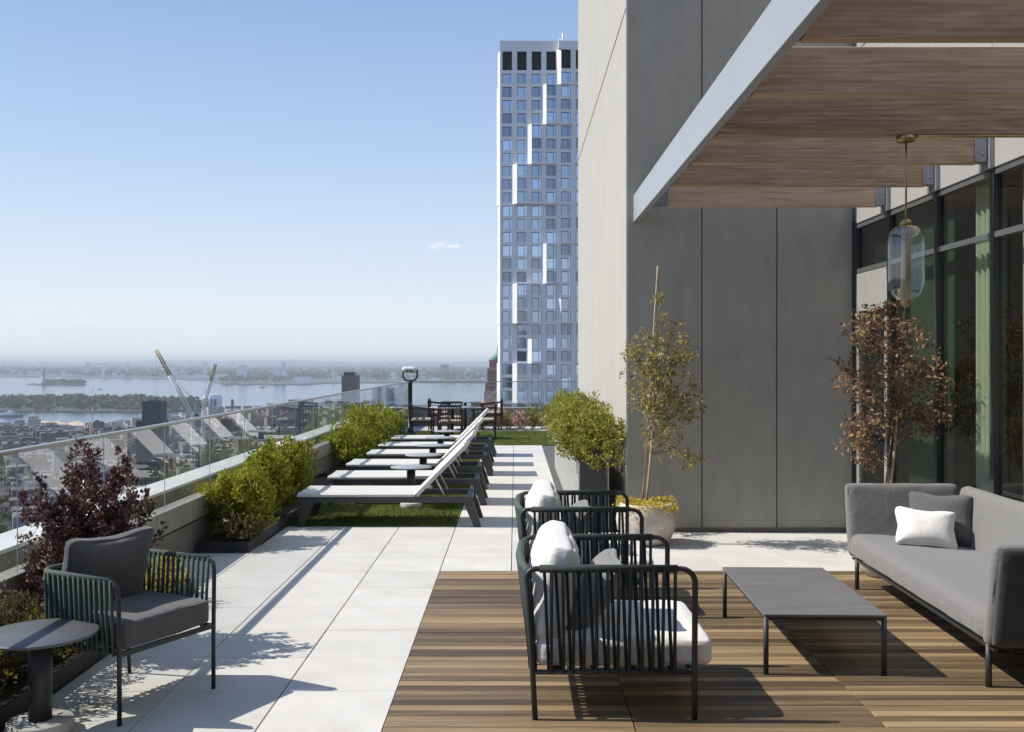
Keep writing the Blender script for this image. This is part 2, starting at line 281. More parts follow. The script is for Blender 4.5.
M['brownblock'] = citymat('brown_tower', [(0.0, (0.16, 0.105, 0.09)), (0.99, (0.16, 0.105, 0.09))], (0.04, 0.045, 0.06), (2.4, 3.2))
M['ventwhite'] = mat('vent_building', (0.74, 0.76, 0.80), 0.6, 0.06, 0.2)
M['cranewhite'] = mat('crane_white', (0.66, 0.66, 0.62), 0.5, 0.05)
M['craneyellow'] = mat('crane_yellow', (0.42, 0.34, 0.14), 0.5, 0.05)
M['redwhite'] = mat('red_mast', (0.45, 0.09, 0.07), 0.6, 0.1)
M['cityground'] = mat('city_ground', (0.065, 0.067, 0.072), 0.95, 0.3, 0.02)
M['farland'] = mat('far_land', (0.075, 0.085, 0.06), 0.95, 0.45, 0.004, detail=10)
M['hill'] = mat('hill_woods', (0.05, 0.065, 0.045), 0.95, 0.3, 0.002, detail=10)
M['sand'] = mat('sand_pile', (0.55, 0.44, 0.30), 0.95, 0.12, 0.05)
M['verdigris'] = mat('verdigris', (0.17, 0.27, 0.24), 0.7, 0.08, 0.2)
M['woods'] = leafmat('far_woods', [(0.0, (0.045, 0.06, 0.018)), (0.5, (0.09, 0.105, 0.028)), (0.85, (0.15, 0.155, 0.04)), (1.0, (0.21, 0.17, 0.06))], 0.9, 0.1)
def watermat():
    m, n, l, b = newmat('harbour_water')
    tc = n.new('ShaderNodeTexCoord'); mp = n.new('ShaderNodeMapping'); mp.inputs['Scale'].default_value = (0.02, 0.05, 1); l.new(tc.outputs['Object'], mp.inputs[0])
    no = n.new('ShaderNodeTexNoise'); no.inputs['Scale'].default_value = 1; no.inputs['Detail'].default_value = 8; l.new(mp.outputs[0], no.inputs[0])
    bp = n.new('ShaderNodeBump'); bp.inputs['Strength'].default_value = 0.5; bp.inputs['Distance'].default_value = 2.0
    l.new(no.outputs[0], bp.inputs['Height']); l.new(bp.outputs[0], b.inputs['Normal'])
    b.inputs['Base Color'].default_value = (0.03, 0.075, 0.13, 1); b.inputs['Roughness'].default_value = 0.16; return m
M['water'] = watermat()

# ------------------------------------------------------------------ mesh helpers
class MB:
    def __init__(s): s.v, s.f, s.sm = [], [], []
    def add(s, vs, fs, smooth=False, T=None):
        o = len(s.v)
        if T is not None: vs = [T @ Vector(v) for v in vs]
        s.v += [tuple(v) for v in vs]; s.f += [tuple(i+o for i in f) for f in fs]; s.sm += [smooth]*len(fs); return s
    def box(s, a, b, T=None, bevel=0.0):
        x0, x1 = sorted((a[0], b[0])); y0, y1 = sorted((a[1], b[1])); z0, z1 = sorted((a[2], b[2]))
        if bevel:
            e = bevel; vs = []; fs = []
            for z, i in ((z0, e), (z0+e, 0), (z1-e, 0), (z1, e)):
                c = e if i == 0 else i+e
                k = i
                vs += [(x0+c, y0+k, z), (x1-c, y0+k, z), (x1-k, y0+c, z), (x1-k, y1-c, z), (x1-c, y1-k, z), (x0+c, y1-k, z), (x0+k, y1-c, z), (x0+k, y0+c, z)]
            for r in range(3):
                for q in range(8): fs.append((r*8+q, r*8+(q+1) % 8, (r+1)*8+(q+1) % 8, (r+1)*8+q))
            fs.append(tuple(reversed(range(8)))); fs.append(tuple(range(24, 32)))
            return s.add(vs, fs, False, T)
        vs = [(x0,y0,z0),(x1,y0,z0),(x1,y1,z0),(x0,y1,z0),(x0,y0,z1),(x1,y0,z1),(x1,y1,z1),(x0,y1,z1)]
        return s.add(vs, [(3,2,1,0),(4,5,6,7),(0,1,5,4),(1,2,6,5),(2,3,7,6),(3,0,4,7)], False, T)
    def bar(s, a, b, wx, wy, up=(0, 0, 1)):
        """rectangular bar between two points; wx across, wy along the up side"""
        a, b = Vector(a), Vector(b); d = (b-a).normalized(); u = Vector(up)
        if abs(d.dot(u)) > 0.98: u = Vector((1, 0, 0))
        x = d.cross(u).normalized()*wx/2; y = x.cross(d).normalized()*wy/2
        vs = [a-x-y, a+x-y, a+x+y, a-x+y, b-x-y, b+x-y, b+x+y, b-x+y]
        return s.add(vs, [(0,1,2,3),(7,6,5,4),(0,4,5,1),(1,5,6,2),(2,6,7,3),(3,7,4,0)])
    def tube(s, pts, r, n=10, closed=False, rs=None):
        pts = [Vector(p) for p in pts]; k = len(pts); vs, fs = [], []
        ref = None
        for i, p in enumerate(pts):
            a = pts[i-1] if (i or closed) else p; b = pts[(i+1) % k] if (i < k-1 or closed) else p
            d = (b-a).normalized()
            if ref is None: ref = Vector((0, 0, 1)) if abs(d.z) < 0.9 else Vector((1, 0, 0))
            x = d.cross(ref)
            if x.length < 1e-4: x = d.cross(Vector((0.3, 1, 0.2)))
            x.normalize(); y = x.cross(d); ref = y
            rr = rs[i] if rs else r
            for q in range(n):
                t = 2*math.pi*q/n; vs.append(p+x*rr*math.cos(t)+y*rr*math.sin(t))
        for i in range(k if closed else k-1):
            j = (i+1) % k
            for q in range(n): fs.append((i*n+q, i*n+(q+1) % n, j*n+(q+1) % n, j*n+q))
        s.add(vs, fs, True)
        if not closed:
            o = len(s.v)-len(vs); s.f += [tuple(o+q for q in reversed(range(n))), tuple(o+(k-1)*n+q for q in range(n))]; s.sm += [False]*2
        return s
    def lathe(s, prof, n=28, c=(0, 0, 0), smooth=True):
        vs, fs = [], []
        for r, z in prof:
            for q in range(n):
                t = 2*math.pi*q/n; vs.append((c[0]+r*math.cos(t), c[1]+r*math.sin(t), c[2]+z))
        for i in range(len(prof)-1):
            for q in range(n): fs.append((i*n+q, i*n+(q+1) % n, (i+1)*n+(q+1) % n, (i+1)*n+q))
        s.add(vs, fs, smooth)
        o = len(s.v)-len(vs)
        if prof[0][0] > 1e-5: s.f.append(tuple(o+q for q in reversed(range(n)))); s.sm.append(False)
        if prof[-1][0] > 1e-5: s.f.append(tuple(o+(len(prof)-1)*n+q for q in range(n))); s.sm.append(False)
        return s
    def build(s, name, m, parent=None, loc=(0, 0, 0), rot=(0, 0, 0)):
        me = bpy.data.meshes.new(name); me.from_pydata(s.v, [], s.f)
        me.polygons.foreach_set('use_smooth', s.sm)
        for q in (m if isinstance(m, list) else [m]): me.materials.append(q)
        me.update(); return obj(name, me, parent, loc, rot)
def obj(name, me, parent=None, loc=(0, 0, 0), rot=(0, 0, 0)):
    o = bpy.data.objects.new(name, me); COL.objects.link(o); o.location = loc; o.rotation_euler = rot
    if parent: o.parent = parent
    return o
def empty(name, loc=(0, 0, 0), rz=0):
    o = bpy.data.objects.new(name, None); COL.objects.link(o); o.location = loc; o.rotation_euler = (0, 0, rz); o.empty_display_size = 0.1; return o
def tag(o, label=None, cat=None, group=None, kind=None):
    if label: o['label'] = label
    if cat: o['category'] = cat
    if group: o['group'] = group
    if kind: o['kind'] = kind
    return o
def copy_tree(o, parent=None):
    c = o.copy(); COL.objects.link(c); c.parent = parent
    for ch in o.children: copy_tree(ch, c)
    return c
def arc(cx, cz, r, a0, a1, n=6): return [(cx+r*math.cos(a0+(a1-a0)*i/n), cz+r*math.sin(a0+(a1-a0)*i/n)) for i in range(n+1)]

def cushion(sx, sy, sz, rad, puff=0.0, n=12, wrinkle=0.004, pinch=0.0, seed=0, sag=0.0, thin=0.0):
    """soft rounded box centred on the origin; puff swells the big faces, pinch pulls in the corners"""
    rr = random.Random(seed); ph = [rr.uniform(0, 6.28) for _ in range(8)]
    bm = bmesh.new(); bmesh.ops.create_cube(bm, size=2)
    bmesh.ops.subdivide_edges(bm, edges=bm.edges[:], cuts=n, use_grid_fill=True)
    hx, hy, hz = sx/2, sy/2, sz/2
    for v in bm.verts:
        x, y, z = [math.copysign(1-(1-abs(c))**1.35, c) for c in v.co]
        p = Vector((x*hx, y*hy, z*hz))
        c = Vector((max(-hx+rad, min(hx-rad, p.x)), max(-hy+rad, min(hy-rad, p.y)), max(-hz+rad, min(hz-rad, p.z))))
        d = p-c
        q = c+(d.normalized()*rad if d.length > 1e-6 else Vector())
        if puff or pinch:
            e = (1-x*x)*(1-y*y); q.z += math.copysign(puff*e, z) if abs(z) > 0.02 else 0
            k = 1-pinch*(1-abs(x*y))*max(abs(x), abs(y))**4
            q.x *= k; q.y *= k
        q.z *= 1-thin*max(abs(x), abs(y))**4
        q.z -= sag*(1-x*x)*(1-y*y)*(z > 0)
        wv = wrinkle*(math.sin(p.x*23+ph[0]+3*math.sin(p.y*7+ph[1]))+0.7*math.sin(p.y*31+ph[2]+2*math.sin(p.x*9+ph[3])))
        q += v.normal*wv*(0.5+0.5*max(abs(x), abs(y))**3)
        v.co = q
    me = bpy.data.meshes.new('cushion'); bm.to_mesh(me); bm.free()
    me.polygons.foreach_set('use_smooth', [True]*len(me.polygons)); return me
def cush(name, m, parent, loc, rot, *a, **k):
    me = cushion(*a, **k); me.name = name; me.materials.append(m); return obj(name, me, parent, loc, rot)

# ------------------------------------------------------------------ foliage
class Leaves:
    def __init__(s): s.v, s.f, s.a = [], [], []
    def leaf(s, p, d, size, wid=0.5, tone=0.5, rr=R, fold=0.25):
        d = d.normalized(); u = Vector((-0.30+rr.uniform(-1, 1)*0.85, -0.12+rr.uniform(-1, 1)*0.85, 0.60+rr.uniform(-1, 1)*0.8))
        x = d.cross(u)
        if x.length < 1e-3: x = d.cross(Vector((1, 0, 0)))
        x.normalize(); nrm = x.cross(d); o = len(s.v)
        a = p; b = p+d*size*0.5+x*size*wid*0.5+nrm*size*fold*0.4; c = p+d*size-nrm*size*fold*0.3; e = p+d*size*0.5-x*size*wid*0.5+nrm*size*fold*0.4
        s.v += [tuple(a), tuple(b), tuple(c), tuple(e)]; s.f += [(o, o+1, o+2), (o, o+2, o+3)]; s.a += [tone, min(1, tone+0.04)]
    def build(s, name, m, parent, loc=(0, 0, 0)):
        me = bpy.data.meshes.new(name); me.from_pydata(s.v, [], s.f); me.materials.append(m)
        at = me.attributes.new('rnd', 'FLOAT', 'FACE'); at.data.foreach_set('value', s.a)
        me.update(); return obj(name, me, parent, loc)
def rdir(rr, up=0.0):
    v = Vector((rr.gauss(0, 1), rr.gauss(0, 1), rr.gauss(0, 1))).normalized(); v.z += up; return v.normalized()
def shrub(name, label, cat, loc, rx, ry, h, nst, nleaf, size, leafm, seed, wid=0.5, base=0.05, group=None, tones=(0, 1), barkm=None, up=0.4, flare=1.0):
    """stems fan from the base; side twigs carry the leaves so the outline stays ragged"""
    rr = random.Random(seed); root = tag(empty(name, loc), label, cat, group); sm = MB(); lv = Leaves()
    twigs = []; lum = [(rr.uniform(0, 6.28), rr.uniform(-0.6, 1), rr.uniform(0.75, 1.12)) for _ in range(9)]
    zc = h*(0.5+base*0.5); hz_ = h*(0.5-base*0.5)
    for i in range(nst*9):
        d = rdir(rr); q = rr.random()**0.42
        k = 1.0
        for la, le, lr in lum:
            v = Vector((math.cos(la)*math.sqrt(1-le*le*0.99), math.sin(la)*math.sqrt(1-le*le*0.99), le)); c = max(0, d.dot(v))
            k += (lr-0.93)*c**6*1.6
        wz = 1.0 if d.z > 0 else 1.0+0.12*d.z
        p = Vector((rx*d.x*q*k*wz, ry*d.y*q*k*wz, zc+hz_*d.z*q*k))
        o = (p-Vector((0, 0, zc*0.5))); o = o.normalized() if o.length > 1e-4 else d
        e = p+(o*0.7+rdir(rr, 0.35)*0.7)*rr.uniform(0.05, 0.13)*max(rx, ry, h*0.5)*1.5
        twigs.append((p, e, rr.gauss(0, 0.15)+(0.12 if q > 0.85 else -0.03)))
        if i % 3 == 0: sm.tube([p, e], 0, 3, rs=[0.0022, 0.001])
        if i % 9 == 4 and d.z > -0.2:
            tip = e+Vector((rr.gauss(0, 0.05), rr.gauss(0, 0.05), rr.uniform(0.10, 0.22)))*h; twigs += [(e, tip, 0.12)]*3; sm.tube([e, tip], 0, 3, rs=[0.002, 0.0008])
        if i % 9 == 0:
            b0 = Vector((p.x*0.25*flare, p.y*0.25*flare, -0.02)); mid = b0.lerp(p, 0.5)+Vector((0, 0, 0.04*h))
            sm.tube([b0, mid, p], 0, 5, rs=[0.005*h+0.003, 0.003*h+0.002, 0.0015])
    for i in range(nleaf):
        p, e, tn = twigs[rr.randrange(len(twigs))]; t = rr.random()**0.7; q = p.lerp(e, t)
        if q.z < base*h: continue
        d = rdir(rr, up)+(e-p).normalized()*0.6
        tone = min(tones[1], max(tones[0], tones[0]+(tones[1]-tones[0])*(0.45+tn+rr.gauss(0, 0.2))))
        lv.leaf(q+rdir(rr)*size*0.75, d, size*rr.uniform(0.6, 1.25), wid, tone, rr)
    sm.build('stems', barkm or M['bark'], root); lv.build('foliage', leafm, root); return root
def sapling(root, h, lean, spread, nbr, nleaf, size, leafm, seed, z0=0.35, r0=0.018, barkm=None, shape=None, sway=0.05, double=False, lobes=()):
    rr = random.Random(seed); sm = MB(); lv = Leaves(); twigs = []
    def axis(t): return Vector((lean[0]*t+sway*math.sin(t*5)*0.3, lean[1]*t, h*t))
    sm.tube([axis(i/10) for i in range(11)], 0, 8, rs=[r0*(1-0.86*i/10)+0.001 for i in range(11)])
    if double: sm.tube([axis(i/10*0.6)+Vector((-0.045+0.03*i/10, 0.03, 0)) for i in range(11)], 0, 6, rs=[r0*0.6*(1-0.8*i/10) for i in range(11)])
    brm = MB(); wts = [l_[2]*l_[3] for l_ in lobes]
    for i in range(nbr):
        cx, cz, rx, rz = rr.choices(lobes, wts)[0]; d = rdir(rr); q = rr.random()**0.5
        e = Vector((cx+rx*d.x*q, d.y*q*(rx*0.9+0.05)+rr.uniform(-0.10, 0.10), cz+rz*d.z*q))
        t = max(z0, min(0.96, (e.z-0.10-0.25*math.hypot(e.x-axis(e.z/h).x, e.y))/h)); p = axis(t)
        m1 = p.lerp(e, 0.55)+Vector((rr.uniform(-.03, .03), rr.uniform(-.03, .03), 0.05))
        if i % 3 == 0: brm.tube([p, p.lerp(m1, 0.5)+Vector((0, 0, 0.012)), m1, e], 0, 4, rs=[0.0028, 0.0022, 0.0014, 0.0006])
        tn = rr.gauss(0, 0.2)
        for j in range(3):
            f = e+rdir(rr, 0.0)*rr.uniform(0.04, 0.12); twigs.append((e, f, tn)); brm.tube([e, f], 0, 3, rs=[0.0011, 0.0006])
    for i in range(nleaf):
        p, e, tn = twigs[rr.randrange(len(twigs))]; q = p.lerp(e, rr.random())
        lv.leaf(q+rdir(rr)*size*0.8, rdir(rr, -0.25), size*rr.uniform(0.45, 1.3), 0.55, min(1, max(0, 0.45+tn+rr.gauss(0, 0.2))), rr)
    brm.build('branches', M['bark'], root)
    sm.build('trunk', barkm or M['bark_pale'], root); lv.build('crown', leafm, root)

# ================================================================== THE TERRACE
FX = 3.56                                                   # glazed facade plane
CORE_X, CORE_Y = 1.17, 10.32                                # concrete core corner
# roof slab of the building we stand on
b = MB(); b.box((-3.95, -6, -0.75), (9.5, 29.2, -0.075)); b.box((-3.85, -5.9, -113), (9.4, 29.1, -0.75))
tb = tag(b.build('terrace_building', M['parapet']), 'pale building block carrying the roof terrace', 'building')
b = MB(); b.box((-2.2, -6, -0.074), (9.4, -3.4, 9.5)); b.build('sky_block_wing', M['core_front'], tb)  # unseen wing added behind the camera to block sky light and deepen shade
for k in range(5): MB().box((-1.7+k*2.1, -3.398, 0.4), (0.1+k*2.1, -3.36, 2.9)).build('sky_block_window', M['mullion'], tb)  # dark window slabs on the added sky-blocking wing
fl = MB(); fl.box((-3.02, -2, -0.072), (FX+0.12, 28.0, -0.012)); floor = tag(fl.build('terrace_floor', M['joint']), kind='structure')
# pavers, each its own piece
PW = 0.61; X0, Y0 = -0.64, 8.36
pme = {}
def paver(x0, x1, y0, y1, z=0.0):
    key = (round(x1-x0, 3), round(y1-y0, 3))
    if key not in pme:
        a, c = key; t = MB(); t.box((-a/2, -c/2, -0.011), (a/2, c/2, 0.0), bevel=0.0018)
        o = t.build('paver', M['paver'], floor); pme[key] = o.data
    else: o = obj('paver', pme[key], floor)
    o.location = ((x0+x1)/2, (y0+y1)/2, z+R.uniform(-0.0006, 0.0006))
    o.rotation_euler = (R.gauss(0, 0.0007), R.gauss(0, 0.0007), math.pi*R.randrange(2))
GX, GY = 0.0036, 0.0022
def pave(cx0, cx1, r0, r1, skip=None, xmax=99):
    for i in range(cx0, cx1):
        for j in range(r0, r1):
            xa, xb = X0+i*PW, min(X0+(i+1)*PW, xmax)
            if skip and skip(i, j): continue
            paver(xa+GX, xb-GX, Y0+j*PW+GY, Y0+(j+1)*PW-GY)
# left walk (three columns), from near the camera to the turf (row 4 starts at 10.66 .. )
TURF_Y0, TURF_Y1 = Y0+4*PW-0.14, 19.9
YA = 10.66                                                  # start of turf
pave(-3, 0, -8, 3)
for i in range(-3, 0):
    paver(X0+i*PW+GX, X0+(i+1)*PW-GX, Y0+3*PW+GY, YA-GY)
pave(-4, -3, 0, 2)                                          # bay between planting beds
for j in (-1,): paver(-3.0+GX, X0-3*PW-GX, Y0+j*PW+GY, Y0+(j+1)*PW-GY)
pave(0, 2, 0, 21)                                           # path beside the loungers
pave(2, 7, 0, 3, xmax=FX-0.03)
for i in range(2, 7): paver(X0+i*PW+GX, min(X0+(i+1)*PW, FX-0.03)-GX, Y0+3*PW+GY, CORE_Y-0.03)
for j in range(19, 21): pave(-4, 0, j, j+1)                 # cross strip behind the turf
# timber deck, each board a piece
deck_bed = tag(MB().box((X0+0.004, 1.0, -0.010), (FX-0.04, Y0-0.006, -0.0085)).build('deck', M['edging']), kind='structure')
pitch = PW/8; bw = 2*PW; plank_me = None
for i in range(4):
    xa = X0+i*bw; xb = min(xa+bw, FX-0.05)
    for j in range(64):
        y1 = Y0-0.008-j*pitch
        if y1-pitch < 3.4: break
        L = xb-xa-0.006
        if i < 3 and plank_me: o = obj('plank', plank_me, deck_bed)
        else:
            o = MB().box((-L/2, -pitch/2+0.0028, -0.0035), (L/2, pitch/2-0.0028, 0.0085), bevel=0.0022).build('plank', M['plank'], deck_bed)
            if i < 3: plank_me = o.data
        o.location = ((xa+xb)/2, y1-pitch/2, R.uniform(-0.0012, 0.0012)); o.rotation_euler = (R.gauss(0, 0.004), 0, 0)
# deck beyond the part in view
tag(MB().box((X0+0.004, 1.0, -0.0085), (FX-0.05, Y0-0.008-64*pitch-0.01, 0.004)).build('plank', M['plank'], deck_bed), kind='stuff')

# turf: backing sheet + blades
def turf(x0, x1, y0, y1, n, name_lbl):
    base = tag(MB().box((x0, y0, -0.010), (x1, y1, 0.004)).build('turf_backing', M['turfbase']), kind='structure')
    rg = np.random.default_rng(5); X = rg.uniform(x0+0.01, x1-0.01, n); Yv = rg.uniform(y0+0.01, y1-0.01, n)
    hh = rg.uniform(0.018, 0.036, n); a = rg.uniform(0, 6.28, n); lx = rg.normal(0, 0.012, n); ly = rg.normal(0, 0.012, n)
    wd = 0.0035
    v = np.stack([np.stack([X-wd*np.cos(a), Yv-wd*np.sin(a), np.full(n, 0.004)], 1), np.stack([X+wd*np.cos(a), Yv+wd*np.sin(a), np.full(n, 0.004)], 1), np.stack([X+lx, Yv+ly, 0.004+hh], 1)], 1).reshape(-1, 3)
    me = bpy.data.meshes.new('turf'); me.from_pydata(v.tolist(), [], np.arange(3*n).reshape(-1, 3).tolist()); me.materials.append(M['turf'])
    patch = np.clip(0.5+0.28*np.sin(X*3.1+1)*np.sin(Yv*1.7)+rg.normal(0, 0.22, n), 0, 1)
    me.attributes.new('rnd', 'FLOAT', 'FACE').data.foreach_set('value', patch.astype(np.float32))
    tag(obj('artificial_turf', me), name_lbl, 'turf', kind='stuff')
turf(-2.47, -0.645, YA, 19.92, 90000, 'short green artificial turf under the row of sun loungers')
turf(-2.47, 0.95, 21.2, 25.6, 40000, 'green turf strip in front of the far flower bed')

# parapet and glass railing (left and far side)
PX = -3.0; PY = 28.0
par = empty('parapet_wall', (0, 0, 0)); tag(par, 'low concrete parapet under the glass railing along the terrace edge', 'wall')
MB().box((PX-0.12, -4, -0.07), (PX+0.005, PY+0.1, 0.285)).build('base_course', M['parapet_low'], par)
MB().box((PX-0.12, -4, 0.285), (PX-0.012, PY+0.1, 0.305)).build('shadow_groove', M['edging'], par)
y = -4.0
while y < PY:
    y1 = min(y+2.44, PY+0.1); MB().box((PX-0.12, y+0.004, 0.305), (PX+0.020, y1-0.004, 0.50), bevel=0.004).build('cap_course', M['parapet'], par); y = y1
MB().box((PX-0.50, -4, -0.07), (PX-0.12, PY+0.5, 0.10)).build('gutter', M['parapet'], par)
MB().box((PX-0.80, -4, -0.07), (PX-0.50, PY+0.8, 0.47)).build('outer_upstand', M['parapet'], par)
MB().box((PX-0.83, -4, 0.47), (PX-0.48, PY+0.83, 0.50), bevel=0.004).build('coping', M['coping'], par)
MB().box((PX+0.06, PY-0.03, -0.07), (9.4, PY+0.10, 0.49)).build('end_wall', M['parapet'], par)
MB().box((PX-0.46, PY+0.12, 0.38), (9.4, PY+0.82, 0.48)).build('end_coping', M['parapet'], par)
rl = empty('glass_railing', (0, 0, 0)); tag(rl, 'frameless clear glass railing with a slim metal top rail', 'railing')
RZ = H-0.1725*3.0
MB().box((PX-0.035, -4, RZ-0.022), (PX+0.025, PY+0.02, RZ), bevel=0.004).build('top_rail', M['rail'], rl)
MB().box((PX+0.025, PY-0.035, RZ-0.022), (9.4, PY+0.02, RZ), bevel=0.004).build('top_rail', M['rail'], rl)
gme = None
y = 5.95-1.25*6
while y < PY-0.1:
    y1 = min(y+1.25, PY-0.04)
    p = MB().add([(PX-0.005, y+0.006, 0.46), (PX-0.005, y1-0.006, 0.46), (PX-0.005, y1-0.006, RZ-0.02), (PX-0.005, y+0.006, RZ-0.02)], [(0, 1, 2, 3)]).build('glass_pane', M['railglass'], rl)
    MB().box((PX-0.007, y1-0.0040, 0.50), (PX-0.001, y1-0.0025, RZ-0.022)).build('pane_edge', M['glassedge'], p)
    y = y1
x = PX+0.03
while x < 9:
    x1 = x+1.5
    p = MB().add([(x+0.006, PY, 0.44), (x1-0.006, PY, 0.44), (x1-0.006, PY, RZ-0.02), (x+0.006, PY, RZ-0.02)], [(0, 1, 2, 3)]).build('glass_pane', M['railglass'], rl)
    MB().box((x1-0.0055, PY-0.006, 0.49), (x1-0.001, PY+0.006, RZ-0.022)).build('pane_edge', M['glassedge'], p)
    x = x1

# planting beds along the parapet
def bed(y0, y1, label):
    r = tag(empty('planting_bed', (-2.73, (y0+y1)/2, 0)), label, 'planter')
    L = (y1-y0)/2
    MB().box((-0.235, -L, -0.008), (0.235, L, 0.075)).build('soil', M['soil'], r)
    e = MB(); e.box((0.236, -L, -0.01), (0.25, L, 0.10)); e.box((-0.236, -L-0.012, -0.01), (0.25, -L-0.001, 0.10)); e.box((-0.236, L+0.001, -0.01), (0.25, L+0.012, 0.10))
    e.build('edging', M['edging'], r)
    return r
bed(3.2, 7.62, 'dark edged planting bed behind the grey cushioned armchair')
bed(9.18, 14.6, 'dark edged planting bed holding the lime green shrubs by the front lounger')
bed(14.9, 24.0, 'dark edged planting bed holding the far lime shrubs by the viewer')

# ------------------------------------------------------------------ concrete core
core = empty('concrete_core', (CORE_X, CORE_Y, 0)); tag(core, 'tall concrete core wall with sunlit board-marked side and shaded grey front', 'building')
MB().box((0.03, 0.04, -0.05), (FX-CORE_X+6, 7.9, 16)).build('core_mass', M['core_front'], core)
for z0, z1 in ((-0.05, 5.5), (5.52, 9.0), (9.0, 16)):
    y0 = 0.0
    MB().box((0.0, 0.041, z0+0.008), (0.029, 7.93, z1-0.008)).build('side_panel', M['core_side'], core)
wp = 0.784; xs = [0.0, wp, 2*wp, FX-CORE_X-0.02]
xs = [0.0, (702-515)/F*CORE_Y-CORE_X, (777-515)/F*CORE_Y-CORE_X, (853.5-515)/F*CORE_Y-CORE_X]
for i in range(3):
    MB().box((xs[i]+0.006, 0.0, 0.045), (xs[i+1]-0.006, 0.039, 16), bevel=0.004).build('front_panel', M['core_front'], core)
MB().box((-0.004, 0.002, -0.05), (0.0076, 0.0405, 16)).build('corner_edge', M['core_side'], core)

# ------------------------------------------------------------------ glazed facade on the right
fac = empty('glazed_facade', (FX, 0, 0)); tag(fac, 'dark framed window wall with pale panels above on the right', 'facade')
ML = [10.25, 9.34, 8.29, 7.31, 6.31, 5.31, 4.31, 3.31, 2.31, 1.31, 0.31]
ZT, ZM = 3.18, 2.72
for i, y in enumerate(ML):
    MB().box((-0.022, y-0.0295, 0.0), (0.07, y+0.0295, ZT+0.06)).build('mullion', M['mullion'], fac)
for i in range(len(ML)-1):
    y1, y0 = ML[i]-0.03, ML[i+1]+0.03
    MB().box((-0.016, y0, ZT-0.015), (0.06, y1, ZT+0.02)).build('head_rail', M['transom'], fac)
    MB().box((-0.018, y0, ZM-0.022), (0.06, y1, ZM+0.022)).build('transom', M['transom'], fac)
    MB().box((-0.03, y0, 0.0), (0.06, y1, 0.12)).build('sill_rail', M['mullion'], fac)
    MB().add([(0.01, y0, ZM+0.03), (0.01, y1, ZM+0.03), (0.01, y1, ZT-0.025), (0.01, y0, ZT-0.025)], [(0, 1, 2, 3)]).build('upper_pane', M['facadeglass'], fac)
    if i: MB().add([(0.01, y0, 0.12), (0.01, y1, 0.12), (0.01, y1, ZM-0.03), (0.01, y0, ZM-0.03)], [(0, 1, 2, 3)]).build('lower_pane', M['facadeglass'], fac)
    else:                                                      # the bay next to the core is a glazed door
        d = MB(); d.box((-0.02, y0, 0.12), (0.03, y0+0.075, ZM-0.03)); d.box((-0.02, y1-0.075, 0.12), (0.03, y1, ZM-0.03)); d.box((-0.02, y0+0.075, 2.30), (0.03, y1-0.075, ZM-0.03)); d.box((-0.02, y0+0.075, 0.12), (0.03, y1-0.075, 0.35))
        dd = d.build('door', M['door_paint'], fac)
        MB().add([(0.005, y0+0.075, 0.35), (0.005, y1-0.075, 0.35), (0.005, y1-0.075, 2.30), (0.005, y0+0.075, 2.30)], [(0, 1, 2, 3)]).build('door_pane', M['facadeglass'], dd)
        MB().box((-0.06, y0+0.10, 0.98), (-0.02, y1-0.12, 1.04)).build('push_bar', M['charcoal'], dd)
    MB().box((-0.02, y0-0.026, ZT+0.035), (0.09, y1+0.026, 5.0), bevel=0.004).build('wall_panel', M['facadepanel'], fac)
    MB().box((-0.02, y0-0.026, 5.008), (0.09, y1+0.026, 8.5), bevel=0.004).build('wall_panel', M['facadepanel'], fac)
MB().box((-0.03, ML[0]+0.03, 0), (0.06, CORE_Y+0.035, ZT+0.06)).build('jamb', M['mullion'], fac)
rm = MB(); rm.box((4.4, -1.0, -0.05), (4.5, 10.25, 3.4)); rm.box((0.1, 10.26, -0.05), (4.5, 10.30, 3.4)); rm.box((0.1, -1.1, -0.05), (4.5, -1.0, 3.4)); rm.box((0.1, -1.0, 3.3), (4.4, 10.25, 3.4)); rm.box((0.12, -1.0, -0.05), (4.4, 10.25, -0.01))
rm.build('room_shell', M['room'], fac)
MB().box((0.16, 8.34, 0.0), (0.20, 9.30, 3.25)).build('green_panel', M['greenwall'], fac)
MB().box((0.16, 9.36, ZM), (0.20, 10.22, 3.25)).build('green_panel', M['mullion'], fac)
def curtain(y0, y1, x):
    n = int((y1-y0)/0.012); vs, fs = [], []
    for i in range(n+1):
        yy = y0+(y1-y0)*i/n; xx = x+0.035*math.sin(yy*62+1.5*math.sin(yy*9))+0.012*math.sin(yy*131)
        vs += [(xx, yy, 0.02), (xx, yy, 3.2)]
    for i in range(n): fs.append((2*i, 2*i+2, 2*i+3, 2*i+1))
    return MB().add(vs, fs, True).build('curtain', M['curtain'], fac)
curtain(7.74, 8.02, 0.20); curtain(6.5, 7.24, 0.20); curtain(3.4, 4.6, 0.22)

